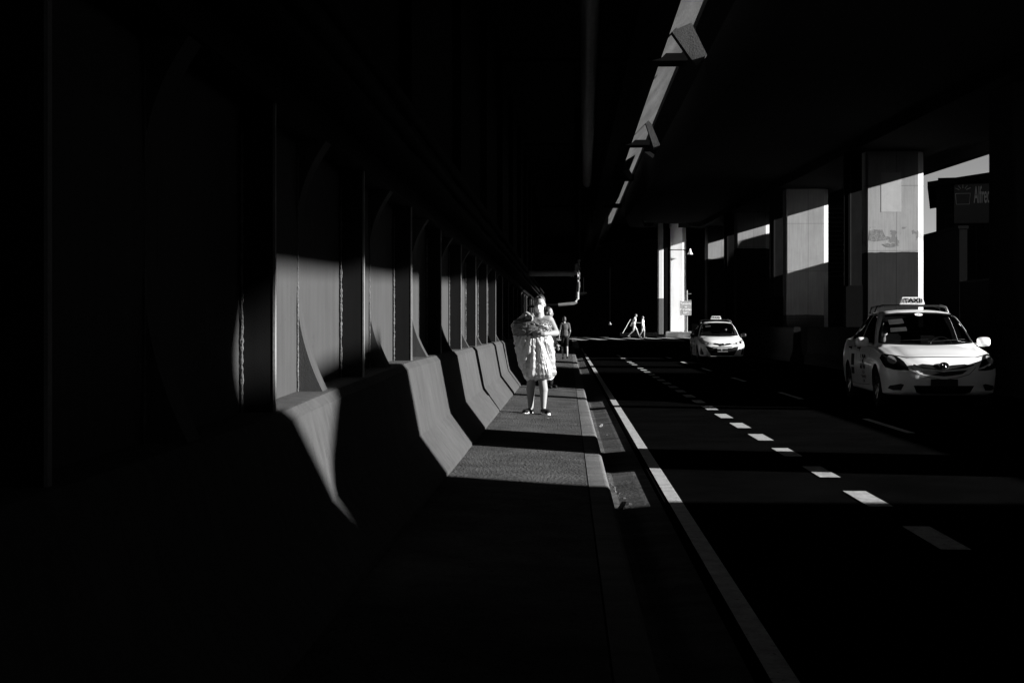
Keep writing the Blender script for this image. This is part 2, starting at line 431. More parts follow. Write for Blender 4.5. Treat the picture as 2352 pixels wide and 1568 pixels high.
# high wall behind
mb = MB(); mb.box(-2.2, -1.62, -6, 82, 0, 8.05); 
for k in range(13): mb.box(-1.62, -1.50, 1.0+6.3*k, 1.75+6.3*k, 2.57, 7.6)
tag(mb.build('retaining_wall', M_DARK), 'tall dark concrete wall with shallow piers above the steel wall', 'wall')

# ------------------------------------------------------------------ viaducts
mb = MB()
prof = [(-4.5, 8.0), (2.34, 8.0), (3.3, 8.96), (5.2, 9.37), (5.2, 9.75), (5.2, 10.6), (4.95, 10.6), (4.95, 9.9), (-4.5, 9.9)]
mb.sweepY(prof, [-34, 0, 30, 60, 90, 132])
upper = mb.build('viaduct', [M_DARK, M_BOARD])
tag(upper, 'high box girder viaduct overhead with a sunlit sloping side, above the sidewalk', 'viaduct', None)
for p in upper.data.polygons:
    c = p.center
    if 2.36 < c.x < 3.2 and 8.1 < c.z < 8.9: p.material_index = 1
for y in (36.3, 52.9, 65.2, 80, 20, 4):
    mb = MB(); mb.box(-1.6, 3.0, y-0.42, y+0.42, 7.93, 8.12)
    mb.build('cross_beam', M_DARK, upper)
mb = MB(); mb.box(1.3, 1.7, -30, 130, 7.05, 7.999); mb.build('sun_stop_girder', M_DARK, upper)  # beam added to stop sun from reaching the left wall
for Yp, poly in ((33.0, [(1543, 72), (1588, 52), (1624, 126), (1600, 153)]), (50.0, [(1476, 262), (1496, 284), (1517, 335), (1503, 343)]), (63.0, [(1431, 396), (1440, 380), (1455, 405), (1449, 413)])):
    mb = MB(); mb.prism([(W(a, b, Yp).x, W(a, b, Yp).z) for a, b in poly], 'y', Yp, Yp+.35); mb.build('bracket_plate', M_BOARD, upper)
def zu(y):
    pts = [(-40, 4.4), (0, 5.35), (90, 7.55), (107, 8.7), (135, 9.0)]
    for (a, za), (b, zb) in zip(pts, pts[1:]):
        if y <= b: return za+(zb-za)*(y-a)/(b-a)
    return pts[-1][1]
mb = MB()
RY = [-34, 0, 20, 24, 40, 54, 60, 80, 90, 100, 107, 118, 132]
prof = [(3.2, 0), (4.1, -0.0), (4.1, 0.3), (8.3, 0.3), (8.3, -0.0), (10.9, 0.0), (10.9, 0.3), (12.2, 0.3), (12.2, 0.0), (12.6, 0.0), (12.6, 1.9), (12.4, 1.9), (12.4, 0.85), (3.45, 0.85), (3.45, 99.0), (3.2, 99.0)]
def rf(y, i, x, z):
    if z > 50: z = max(8.02 if y < 22 else (7.5 if y < 55 else 8.6), zu(y)+0.95)-zu(y)  # left parapet added, raised to stop sun coming over the deck
    if i in (0, 1, 2, 13, 14, 15) and y > 85: x = x+(5.3-3.2)*min(1, (y-85)/15.0)
    return x, z+zu(y)
mb.sweepY(prof, RY, rf)
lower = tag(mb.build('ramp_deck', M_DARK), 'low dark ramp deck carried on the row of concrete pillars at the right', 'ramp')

# pillars on the median
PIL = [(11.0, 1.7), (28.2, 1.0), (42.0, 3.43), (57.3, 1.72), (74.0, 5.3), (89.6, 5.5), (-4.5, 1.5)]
plabels = {11.0: 'concrete pillar beyond the right edge of the picture, nearest shaded one', 28.2: 'unlit dark pillar at the right edge of the photo behind the near taxi',
           42.0: 'sunlit concrete pillar with pale square patch and dark painted base, above the near taxi',
           57.3: 'sunlit grey pillar with slanting shadow, second bright one, left of the patched pillar',
           74.0: 'shadowed pillar with one narrow band of sun, right of the far taxi',
           89.6: 'furthest median pillar, short streaky patch of sun above the far taxi', -4.5: 'concrete pillar standing beside the camera out of sight'}
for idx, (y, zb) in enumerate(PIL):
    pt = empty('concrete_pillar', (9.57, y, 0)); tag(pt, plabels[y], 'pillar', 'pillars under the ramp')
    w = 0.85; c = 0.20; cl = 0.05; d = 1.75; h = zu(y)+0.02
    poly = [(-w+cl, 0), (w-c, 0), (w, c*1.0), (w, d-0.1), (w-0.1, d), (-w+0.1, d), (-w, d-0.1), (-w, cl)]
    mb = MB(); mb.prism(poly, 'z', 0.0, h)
    mb.build('shaft', pillar_mat('pillar_concrete_%d' % idx, zb, idx, band={42.0: .042, 57.3: .10, 74.0: .015, 89.6: .015, 28.2: .012}.get(y, .1), conc={42.0: .52, 57.3: .48, 28.2: .03, 11.0: .1}.get(y, .45)), pt)  # far bands and right-edge shaft darkened: shade put into the colour
    if y == 42.0:
        mb = MB(); mb.box(-0.42, 0.16, -0.004, 0.01, 4.60, 5.75); mb.build('repainted_patch', mat('pale_patch', 0.68, 0.85, 0.10, 3.0, 0.1, streak=.05), pt)
        mb = MB(); mb.prism([(-.78, 3.78), (-.76, 4.06), (-.60, 4.09), (-.38, 4.08), (-.34, 3.98), (-.30, 3.9), (-.12, 3.86), (-.16, 3.80), (-.34, 3.77), (-.6, 3.74)], 'y', -0.003, 0.01)
        mb.build('peeled_patch', mat('peeled_dark', 0.33, 0.9, 0.3, 9.0, 0.5, spots=.4), pt)
        mb = MB(); mb.prism([(-.40, 3.66), (-.28, 3.58), (-.1, 3.56), (.03, 3.60), (.0, 3.66), (-.08, 3.70), (-.14, 3.64), (-.22, 3.70), (-.3, 3.67)], 'y', -0.003, 0.01)
        mb.build('peeled_patch', MATS['peeled_dark'], pt)
    # dark steel service column at its left
    if y in (42.0, 57.3, 74.0):
        st = empty('steel_service_column', (8.36, y-0.05, 1.2))
        tag(st, {42.0: 'dark steel service column left of the patched sunlit pillar', 57.3: 'dark steel column left of the second bright pillar',
                 74.0: 'dark steel column left of the banded far pillar', 28.2: 'dark steel column beside the unlit pillar at the right edge'}[y], 'column', 'steel columns beside the pillars')
        mb = MB(); mb.box(-0.22, 0.22, 0, 0.3, 1.25, zu(y)-1.2+0.01); mb.box(-.30, -.23, -.02, .1, 1.25, zu(y)-1.21); mb.build('casing', M_DSTEEL, st)
        mb = MB(); mb.box(-0.24, 0.24, -.01, 0.34, 0.0, 1.249); mb.build('footing', M_BLACKBLD, st)
        mb = MB(); mb.tube([(-0.12, -0.03, 1.26), (-0.12, -0.03, zu(y)-1.25)], 0.022, 6); mb.build('conduit', M_MED, st)
# median wall, with a gap put in to let sun onto the far taxi
for (ya, yb, lab) in ((-20, 48.2, 'low dark concrete wall between the carriageways, the near run behind the near taxi'), (51.2, 93, 'low dark concrete wall between the carriageways, the far run beyond the added sun gap')):
    mb = MB()
    mb.sweepY([(7.93, 0.0), (7.93, 0.1), (8.02, 0.4), (8.06, 1.20), (8.10, 1.24), (8.26, 1.24), (8.30, 1.2), (8.34, 0.4), (8.42, 0.1), (8.42, 0.0)], [ya]+[y for y in YS if ya < y < yb]+[yb], lambda y, i, x, z: (x, z+gz(y)))
    tag(mb.build('median_wall', M_MED), lab, 'wall', 'walls between the carriageways')
mb = MB(); mb.box(8.43, 10.6, -30, 93, 0.0, 0.25)
S(mb.build('median_strip', M_MED))

# ------------------------------------------------------------------ buildings on the right (most beyond the frame, those added to block sun and sky)
b = tag(empty('sun_mask_building', (15, -5, 0)), 'unseen low dark block added beyond the right edge, its notched parapet shaping the sun', 'building')  # unseen building added; its notched front cuts the sun on the barrier
mb = MB(); mb.prism([(-45, 0), (7.1, 0), (7.1, 5.78), (4.45, 5.62), (4.2, 5.53), (3.86, 5.36), (3.55, 5.20), (3.42, 5.06), (3.41, 4.97), (3.43, 4.88), (3.40, 4.88), (3.36, 4.98), (3.26, 5.09), (2.62, 5.66), (2.55, 5.8), (2.80, 6.2), (2.80, 9), (-45, 9)], 'x', 15, 15.3)
o = mb.build('notched_sun_mask', M_GREYBLD, b); o.location = (-15, 5, 0)
mb = MB(); mb.box(15.31, 23, -45, 7.0, 0, 4.6); mb.box(15.31, 23, -45, 1.0, 4.61, 8.8); o = mb.build('main_block', M_GREYBLD, b); o.location = (-15, 5, 0)
for yy in (-10, -7.4, -4.8, -2.2, .4): 
    mb = MB(); mb.box(14.96, 15.0, yy, yy+1.4, 1.2, 2.7); o = mb.build('window', M_BLACKBLD, b); o.location = (-15, 5, 0)
b = tag(empty('sun_block_building', (15, 23, 0)), 'unseen two storey grey block added beyond the right edge to shade sidewalk and wall', 'building')  # unseen building added to keep sun off kerb and steel wall
mb = MB(); mb.box(0, 9, 0, 11.2, 0, 6.6); mb.box(-.1, 9.1, -.1, 11.3, 6.6, 6.8); mb.build('walls', M_GREYBLD, b)
for yy in (0.8, 3.6, 6.4, 9.2):
    for zz in (1.0, 4.2):
        mb = MB(); mb.box(-.04, 0, yy, yy+1.3, zz, zz+1.5); mb.build('window', M_BLACKBLD, b)
for y, r in ((19.95, 0.30), (36.8, 0.24)):
    p = tag(empty('shadow_pole', (13, y, 0)), 'stout unseen pole placed beyond the right edge to cast a thin shadow, ' + ('nearer one' if y < 30 else 'farther one'), 'pole', 'shadow casting poles placed across the road')  # unseen poles, placed for the thin shadow strips across the kerb
    mb = MB(); mb.tube([(0, 0, 0), (0, 0, 11)], r, 14, rs=[r, r*0.85]); mb.build('pole', M_GREYBLD, p, smooth=True)
    mb = MB(); mb.box(-0.06, .06, -1.2, 1.2, 10, 10.15); mb.build('crossarm', M_DSTEEL, p)
b = tag(empty('pillar_shade_wall', (15, 55.2, 0)), 'plain dark wall with coping, added to shade the second bright pillar, between pillar and shop building', 'wall')  # wall added to shade the lower part of the second bright pillar
mb = MB(); mb.box(0, .3, 0, 5.7, 0, 5.0); mb.build('wall_body', M_BLACKBLD, b)
mb = MB(); mb.box(-.05, .35, -.02, 5.7, 5.0, 5.12); mb.build('coping', M_BLACKBLD, b)
for y0, y1, lab in ((7.12, 22.95, 'low unseen wall added to block sky light, between the notched block and the two storey one'), (34.25, 55.15, 'low unseen wall added to block sky light, running on to the tall shading wall')):  # unseen walls added to cut sky light under the decks
    gw = tag(empty('sky_block_wall', (15, y0, 0)), lab, 'wall')
    mb = MB(); mb.box(0, .2, 0, y1-y0, 0, 2.9); mb.build('wall_body', M_BLACKBLD, gw)
    mb = MB(); mb.box(-.03, .23, 0, y1-y0, 2.9, 2.97); mb.build('coping', M_DSTEEL, gw)
# shop building with the cut off name
b = tag(empty('shop_building', (15.6, 61, 0), R(-14.6)), 'black shop building with the half hidden name board and sloping eave', 'building')
mb = MB(); mb.box(0, 9, 0, 32.5, 0, 7.2); mb.box(.02, 9, 11.5, 16.5, 7.21, 8.4); mb.box(.02, 9, 16.51, 32.4, 7.21, 9.2); mb.build('walls', M_BLACKBLD, b)  # taller rear blocks added to shade the two far pillars
mb = MB(); mb.prism([(-.35, 7.12), (9.2, 8.35), (9.2, 8.6), (-.35, 7.35)], 'y', -.5, 11.0); mb.build('eave', M_BLACKBLD, b)
mb = MB(); mb.box(.73, 9, -.12, -.003, 5.6, 7.25); sg = mb.build('name_board', mat('name_board_dark', 0.05, 0.7, 0.1, 2, 0, spec=.1), b)
text_obj('lettering', 'Alfredo', 1.0, mat('dull_lettering', 0.42, 0.7, 0.1, 3, 0), Matrix.Translation((1.5+.42, -.135, 6.75)) @ Matrix.Rotation(R(90), 4, 'X'), sg, bold=0.012, sx=0.26)
LX = 1.08
mb = MB()
for ang in (-60, -30, 0, 30, 60):
    pts = [(LX+0.16*math.cos(R(90+ang)), -.14, 6.95+.12*math.sin(R(90+ang))), (LX+0.36*math.cos(R(90+ang)), -.14, 6.95+.27*math.sin(R(90+ang)))]
    mb.tube(pts, 0.014, 5)
mb.tube([(LX-.3, -.14, 6.85), (LX-.26, -.14, 6.4), (LX+.26, -.14, 6.4), (LX+.3, -.14, 6.85), (LX-.3, -.14, 6.85)], 0.014, 5)
mb.build('emblem', MATS['dull_lettering'], sg)
for xx in (0.35, 1.15):
    mb = MB(); mb.box(xx, xx+.5, -.05, -.002, 3.2, 6.0); f = mb.build('window', M_DSTEEL, b)
    mb = MB(); mb.box(xx+.06, xx+.44, -.065, -.051, 3.3, 5.9); mb.build('pane', M_BLACKBLD, f)
# louvred plant room seen past the second pillar
b = tag(empty('louvred_block', (21.5, 127, 0)), 'dark louvred block between the two bright pillars', 'building')
mb = MB(); mb.box(0, 9, 0, 6, 0, 12.0); mb.build('walls', M_BLACKBLD, b)
mb = MB()
for i in range(16): mb.box(0.1, 8.9, -.2, -.002, 11.6-i*.40, 11.72-i*.40)
mb.build('louvres', M_DSTEEL, b)
# street end
b = tag(empty('street_end_building', (10, 136, 0)), 'long dark building closing the far end of the street', 'building')
mb = MB(); mb.box(-60, 19.5, 0, 12, -.2, 24); mb.build('walls', M_BLACKBLD, b)
for i in range(26):
    if i < 26:
        mb = MB(); mb.box(-38+i*2.2, -36.8+i*2.2, -.05, -.002, 4.2, 6.0); mb.build('window', M_BLACKBLD, b)
b = tag(empty('street_shade_tower', (48, 100, 0)), 'tall unseen block added far to the right to shade the street end', 'building')  # unseen tower added to keep sun off the street end facade
mb = MB(); mb.box(0, 24, 0, 38, -.2, 34); mb.build('walls', M_GREYBLD, b)

# ------------------------------------------------------------------ far columns, sign, lamp
def column(x0, x1, y, h, zb, ch, label, m=None):
    c = tag(empty('concrete_column', ((x0+x1)/2, y, 0.6)), label, 'column', 'columns at the far crossing')
    w = (x1-x0)/2
    poly = [(-w+.02, 0), (w-ch, 0), (w, ch), (w, 1.2), (-w, 1.2), (-w, .02)]
    if zb:
        mb = MB(); mb.prism(poly, 'z', 0.1, zb-0.6); mb.build('painted_base', M_COLB, c)
    mb = MB(); mb.prism([(p[0]*(1 if not zb else 1), p[1]) for p in poly], 'z', (zb-0.6) if zb else 0.1, h-0.6); mb.build('shaft', m or M_COL, c)
    return c
xa0 = W(1513, 0, 105.2).x; xa1 = W(1523.5, 0, 105.2).x
column(xa0, xa1, 105.2, 9.2, W(1520, 685, 105.2).z, 0.02, 'narrow white column with grey painted base at the far crossing')
xb0 = W(1540, 0, 107.6).x; xb1 = W(1576.5, 0, 107.6).x
column(xb0, xb1, 107.6, 9.2, 0, 0.30, 'broad bright white column behind the pedestrian sign')
xd0 = W(1523.5, 0, 107).x; xd1 = W(1534, 0, 107).x
d = tag(empty('steel_column', (xd0, 107, 0.6)), 'dark unlit steel column between the two white far columns', 'column')
mb = MB(); mb.box(0, xd1-xd0, 0, .35, .1, 8.0); mb.build('shaft', M_BLACKBLD, d)
mb = MB(); xx = W(1538.5, 0, 107).x-xd0; mb.tube([(xx, .05, .1), (xx, .05, 8)], 0.035, 6); mb.build('pipe', M_BLACKBLD, d)
mb = MB()
for z in (1.2, 3.2, 5.2, 6.9): mb.box(xd1-xd0, xx, .03, .08, z, z+.1)
mb.build('bracket', M_BLACKBLD, d)
Ys = 107.2
sp = W(1578, 772, Ys)
s_ = tag(empty('pedestrian_sign', (sp.x, Ys, 0.85)), 'pale pedestrian lane sign on two arms beside the bright column', 'sign')
mb = MB(); mb.tube([(0, 0, 0), (0, 0, W(0, 668, Ys).z-.85)], 0.05, 8); mb.build('pole', M_PIPE, s_)
for yy in (676, 690.5):
    mb = MB(); a = W(1577, yy, Ys).x-sp.x; b2 = W(1588, yy, Ys).x-sp.x; mb.tube([(a, 0, W(0, yy, Ys).z-.85), (b2, 0, W(0, yy, Ys).z-.85)], 0.025, 6); mb.build('arm', M_PIPE, s_)
p0 = W(1561.5, 691, Ys-.1); p1 = W(1588, 724, Ys-.1)
mb = MB(); mb.box(p0.x-sp.x, p1.x-sp.x, -.12, -.08, p1.z-.85, p0.z-.85); bd = mb.build('board', M_SIGNP, s_)
cx = (p0.x+p1.x)/2-sp.x; zc = (p0.z+p1.z)/2-.85; hh = p0.z-p1.z
for i, (t, s) in enumerate((('Tumawid', .22), ('sa', .22), ('Pedestrian', .20), ('Lane', .22))):
    text_obj('lettering', t, s, M_WHITE, Matrix.Translation((cx, -.13, zc+hh*(0.30-0.2*i))) @ Matrix.Rotation(R(90), 4, 'X'), bd, bold=0.006)
lp = W(1576, 580, Ys)
l_ = tag(empty('street_light', (lp.x, Ys+.1, lp.z)), 'small lamp on a thin arm fixed near the top of the bright column', 'lamp')
mb = MB(); mb.tube([(-1.2, .2, .22), (-.3, 0, .22), (0.05, -.05, .16), (.15, -.08, .02)], 0.035, 6); mb.build('arm', M_BLACKBLD, l_)
mb = MB(); mb.lathe([(0.0, .30), (.06, .28), (.08, .10), (.20, -.12), (.19, -.14), (0, -.10)], (.30, -.1, 0), 'z', 14); mb.build('lamp_shade', M_COL, l_, smooth=True)

# pipes crossing from the wall, with a downpipe
pY = 44.0
a = W(1176, 628, pY); e = W(1326, 600, pY)
pp = tag(empty('drain_pipe', tuple(W(1325, 628, pY))), 'upper pipe from the left wall with an elbow turned up', 'pipe')
def rel(pts, o): return [Vector(q)-Vector(o.location) for q in pts]
z0 = a.z; mb = MB()
mb.tube(rel([(-1.5, pY, z0), (e.x-.14, pY, z0), (e.x-.05, pY, z0+.04), (e.x, pY, z0+.13), (e.x, pY, z0+.30)], pp), 0.085, 14); mb.build('pipe', M_PIPE, pp, smooth=True)
mb = MB(); mb.tube(rel([(e.x, pY, z0+.30), (e.x, pY, 7.99)], pp), 0.09, 14); mb.build('riser', M_BLACKBLD, pp, smooth=True)  # pipe above the elbow, blackened in colour to stand in for shade
mb = MB(); xx = W(1311, 0, pY).x
for dx in (0, .07): mb.lathe([(.087, 0), (.105, 0), (.105, .03), (.087, .03)], (xx-pp.location.x+dx, 0, 0), 'x', 16)
mb.build('coupling', M_PIPE, pp, smooth=True)
pY2 = 43.2
a = W(1290, 698, pY2); e = W(1325, 670, pY2)
p2 = tag(empty('drain_pipe', tuple(a)), 'thinner lower pipe with elbow and rags of peeling wrap above it', 'pipe')
mb = MB(); mb.tube(rel([(a.x-.1, pY2+.02, a.z-.03), (e.x-.1, pY2, a.z+.02), (e.x-.02, pY2, a.z+.06), (e.x+.02, pY2, a.z+.15), (e.x+.02, pY2, a.z+.35), (e.x+.05, pY2+.2, a.z+.95)], p2), 0.05, 12); mb.build('pipe', M_PIPE, p2, smooth=True)
mb = MB(); mb.tube(rel([(-1.6, pY2+.05, a.z-.09), (a.x-.09, pY2+.02, a.z-.03)], p2), .045, 10); mb.build('shade_dark_run', M_BLACKBLD, p2, smooth=True)  # left run of the same pipe, coloured black for its shade
mb = MB(); pts = []; rs = []
for i in range(40):
    t = i/39; pts.append((e.x+.06+.02*noise.noise(Vector((t*9, 1, 2))), pY2-.05, a.z+.40+.95*t)); rs.append(max(.004, .075*noise.noise(Vector((t*11, 4, 2)))+.03))
mb.tube(rel(pts, p2), .03, 7, rs=rs); mb.build('peeling_wrap', M_COLB, p2)
# corrugated pipe under the girder
c0 = tag(empty('corrugated_duct', (0.5, 34, 7.7)), 'corrugated duct hung lengthwise under the high viaduct', 'duct')
mb = MB(); pts = []; rs = []
for i in range(400):
    y = -16+i*0.115; pts.append((0.012*y, y, 0)); rs.append(0.19+(0.02 if i % 2 else 0))
mb.tube(pts, .2, 16, rs=rs); mb.build('duct_body', M_PIPE, c0, smooth=True, sharp=60)
# small hanging lamp far away, small plate on post
q = W(1401, 744, 100)
h = tag(empty('hanging_lamp', tuple(q)), 'tiny shaded lamp hanging in the dark beyond the crossing', 'lamp')
mb = MB(); mb.lathe([(0, .14), (.04, .13), (.07, .04), (.13, -.04), (.12, -.05), (0, -.03)], (0, 0, 0), 'z', 14); mb.build('lamp_shade', M_PIPE, h, smooth=True)
mb = MB(); mb.tube([(0, 0, .13), (0, 0, 7.99-q.z)], 0.012, 5); mb.build('cord', M_BLACKBLD, h)
q = W(1340, 684, 70)
h = tag(empty('notice_plate', tuple(q)), 'small dim notice plate hanging beside the drain pipes', 'sign')
mb = MB(); mb.box(-.18, .18, -.02, .02, -.28, .28); mb.build('plate', M_MED, h)
mb = MB(); mb.tube([(0, .03, .2), (0, .03, 7.99-q.z)], 0.02, 5); mb.build('hanger', M_BLACKBLD, h)

# ------------------------------------------------------------------ litter
def litter(name, label, pts, m=M_PAPER, h=0.03, z=-.058):
    bm = bmesh.new(); c = Vector((sum(p[0] for p in pts)/len(pts), sum(p[1] for p in pts)/len(pts)))
    vs = [bm.verts.new((p[0]-c.x, p[1]-c.y, random.uniform(0.002, h))) for p in pts]
    top = bm.verts.new((0, 0, h)); bot = bm.verts.new((0, 0, 0))
    for i in range(len(vs)):
        bm.faces.new((vs[i], vs[(i+1) % len(vs)], top)); bm.faces.new((vs[(i+1) % len(vs)], vs[i], bot))
    me = bpy.data.meshes.new(name); bm.to_mesh(me); bm.free(); me.materials.append(m)
    o = bpy.data.objects.new(name, me); C.objects.link(o); o.location = (c.x, c.y, z); return tag(o, label, 'litter')
def blob(cx, cy, r, n=7): return [(cx+r*random.uniform(.6, 1.2)*math.cos(2*math.pi*i/n), cy+r*random.uniform(.6, 1.2)*math.sin(2*math.pi*i/n)) for i in range(n)]
def gp(px, py, z): 
    u = (px-1176)/F; c, s = math.cos(YAW), math.sin(YAW); t = (CAMZ-z)/((py-750)/F); return (t*(-s+u*c), t*(c+u*s))
litter('paper_scrap', 'white crumpled paper scrap lying in the gutter, the brightest one', blob(*gp(1381, 977, -.03), .035), h=.05)
litter('paper_scrap', 'tiny white paper fleck in the gutter left of the bent straw', blob(*gp(1395, 1000, -.05), .018), h=.02)
g0 = gp(1402, 1001, -.05); g1 = gp(1408, 1008, -.05)
litter('bent_straw', 'thin bent white straw lying in the gutter', [(g0[0]-.006, g0[1]), (g0[0]+.006, g0[1]+.02), (g1[0]+.012, g1[1]), (g1[0]-.006, g1[1]-.02)], h=.02)
for i in range(26):
    t = random.random(); px = 1392+t*44+random.uniform(-3, 16)*(0.3+t); py = 1095+t*78+random.uniform(-6, 4)
    litter('pebble', 'small pale stone in the gutter debris against the kerb', blob(*gp(px, py, -.05), random.uniform(.006, .016), 6), M_KERB, h=random.uniform(.01, .03))['group'] = 'gutter debris'
litter('crushed_cup', 'crumpled pale cup lying in the gutter debris against the kerb', blob(*gp(1430, 1170, -.05), .035, 9), M_KERB, h=.07)
q = gp(1258, 961, .14)
litter('paper_scrap', 'flat sliver of paper on the sidewalk beside the woman\'s shoe', blob(q[0], q[1], .03, 5), h=.008, z=.139)

# ------------------------------------------------------------------ people
def fuse(name, parts, m, voxel, parent=None, smooth=4, loc=None):
    """parts: ('c',p0,p1,r0,r1) capsule | ('e',c,(rx,ry,rz)[,euler]) ellipsoid -> one continuous skin"""
    bm = bmesh.new()
    for p in parts:
        if p[0] == 'c':
            a, b, r0, r1 = Vector(p[1]), Vector(p[2]), p[3], p[4]
            d = b-a; L = max(d.length, 1e-4); q = Vector((0, 0, 1)).rotation_difference(d.normalized())
            seg = 14; rings = []
            hs = [(-r0*math.cos(t), r0*math.sin(t)) for t in (0.25, .6, 1.0, 1.35)]+[(L*k/4, r0+(r1-r0)*k/4) for k in range(5)]+[(L+r1*math.cos(t), r1*math.sin(t)) for t in (1.35, 1.0, .6, .25)]
            for (h, r) in hs: rings.append([bm.verts.new(a+q @ Vector((r*math.cos(2*math.pi*i/seg), r*math.sin(2*math.pi*i/seg), h))) for i in range(seg)])
            for A, B in zip(rings, rings[1:]):
                for i in range(seg): bm.faces.new((A[i], A[(i+1) % seg], B[(i+1) % seg], B[i]))
            bm.faces.new(list(reversed(rings[0]))); bm.faces.new(rings[-1])
        else:
            mt = Matrix.Translation(Vector(p[1]))
            if len(p) > 3: mt = mt @ p[3].to_matrix().to_4x4() if hasattr(p[3], 'to_matrix') else mt @ Matrix.Rotation(p[3], 4, 'X')
            mt = mt @ Matrix.Diagonal((*p[2], 1))
            bmesh.ops.create_uvsphere(bm, u_segments=20, v_segments=14, radius=1.0, matrix=mt)
    me = bpy.data.meshes.new('tmp'); bm.to_mesh(me); bm.free()
    o = bpy.data.objects.new('tmp', me); C.objects.link(o)
    r = o.modifiers.new('r', 'REMESH'); r.mode = 'VOXEL'; r.voxel_size = voxel; r.use_smooth_shade = True
    s = o.modifiers.new('s', 'SMOOTH'); s.iterations = smooth; s.factor = 0.5
    me2 = evaluated_mesh(o); bpy.data.objects.remove(o)
    me2.name = name; me2.materials.clear(); me2.materials.append(m)
    me2.polygons.foreach_set('use_smooth', [True]*len(me2.polygons))
    o = bpy.data.objects.new(name, me2); C.objects.link(o)
    if parent: o.parent = parent
    if loc: o.location = loc
    return o

def head_parts(c, yaw=0.0, s=1.0, tilt=0.0):
    """c centre of the skull; face looks along -y turned by yaw"""
    rz = Matrix.Rotation(yaw, 3, 'Z') @ Matrix.Rotation(tilt, 3, 'X')
    def P(x, y, z): return Vector(c)+rz @ Vector((x*s, y*s, z*s))
    qe = (rz.to_quaternion())
    def E(x, y, z, a, b, d): return ('e', P(x, y, z), (a*s, b*s, d*s), qe)
    return [E(0, .012, .025, .072, .090, .088), E(0, -.012, -.035, .058, .070, .075), E(0, -.045, -.085, .030, .030, .026),
            E(0, -.088, -.018, .011, .016, .022), E(0, -.094, -.030, .015, .012, .010), E(0, -.074, -.062, .026, .014, .010),
            E(.030, -.066, .012, .020, .012, .008), E(-.030, -.066, .012, .020, .012, .008),
            E(.045, -.045, -.025, .022, .025, .022), E(-.045, -.045, -.025, .022, .025, .022),
            E(.076, .010, -.012, .008, .016, .028), E(-.076, .010, -.012, .008, .016, .028),
            ('c', P(0, .02, -.05), P(0, .035, -.16), .048*s, .052*s)]
def hand_parts(w, d, side, s=1.0, curl=0.6, thumb=1):
    """hand from wrist w towards d; side = direction the fingers spread along; palm normal = d x side"""
    w, d = Vector(w), Vector(d).normalized(); sd = Vector(side); sd = (sd-d*sd.dot(d)).normalized(); n = d.cross(sd)
    out = [('c', w, w+d*.035*s, .026*s, .028*s)]
    for k in (-1.5, -.5, .5, 1.5): out.append(('c', w+d*.02*s+sd*k*.010*s, w+d*.082*s+sd*k*.019*s, .016*s, .0105*s))
    Ls = {-1.5: .058, -.5: .072, .5: .078, 1.5: .070}
    for k, L in Ls.items():
        p = w+d*.082*s+sd*k*.019*s; a = 0.25+curl*0.35; q = p+(d*math.cos(a)+n*math.sin(a)+sd*k*.05)*L*.5*s
        a2 = a+curl; r = q+(d*math.cos(a2)+n*math.sin(a2))*L*.32*s; a3 = a2+curl*.7; t = r+(d*math.cos(a3)+n*math.sin(a3))*L*.26*s
        out += [('c', p, q, .0098*s, .0088*s), ('c', q, r, .0088*s, .0078*s), ('c', r, t, .0078*s, .0066*s)]
    p = w+d*.025*s+sd*thumb*.022*s; q = p+(d*.6+sd*thumb*.75+n*.25).normalized()*.045*s; r = q+(d*.9+sd*thumb*.25+n*.4).normalized()*.034*s
    out += [('c', p, q, .015*s, .0115*s), ('c', q, r, .0112*s, .0085*s)]
    return out

# --- woman with the sack
wb = W(1235, 955, 18.0); WX, WY_ = wb.x, 18.0; WZ = 0.142
w = tag(empty('person', (WX, WY_, WZ)), 'woman in a white face mask walking towards the camera hugging a big plastic sack', 'person')
body = []
hc = (0.025, -0.05, 1.392)
body += head_parts(hc, yaw=R(-10), s=0.93, tilt=R(8))
body += [('c', (.015, -.01, 1.22), (.02, -.025, 1.31), .056, .048), ('e', (0.0, .0, 1.13), (.155, .085, .12)), ('c', (-.125, 0, 1.185), (.14, 0, 1.19), .058, .06),
         ('e', (0, .01, .98), (.135, .09, .14)), ('e', (0, .01, .80), (.15, .105, .15))]
body += [('c', (.155, 0, 1.19), (.235, -.07, 1.03), .049, .040), ('c', (.235, -.07, 1.03), (.085, -.355, 1.02), .041, .026)]
body += hand_parts((.085, -.355, 1.02), (-1, -.10, -.02), (0, .15, 1), .95, .35, thumb=1)
body += [('c', (-.145, 0, 1.185), (-.30, -.08, 1.12), .047, .040), ('c', (-.30, -.08, 1.12), (-.135, -.29, 1.275), .038, .025)]
body += hand_parts((-.135, -.29, 1.275), (.75, -.2, -.45), (-.3, -.6, .3), .95, 0.75, thumb=-1)
for sgn, kx, ax, ky, ay in ((-1, -.074, -.088, -.03, .04), (1, .056, .072, -.09, -.06)):
    body += [('c', (sgn*.072, .01, .74), (kx, ky, .46), .088, .060), ('c', (kx, ky, .46), (ax+.004*sgn, (ky+ay)/2+.02, .31), .055, .056), ('c', (ax+.004*sgn, (ky+ay)/2+.02, .31), (ax, ay, .085), .054, .034)]
    body += [('c', (ax, ay+.02, .05), (ax-(.05 if sgn < 0 else -.045), ay-.11, .03), .032, .028)]
wo_ = fuse('body', body, M_SKIN, 0.0075, w, 3)
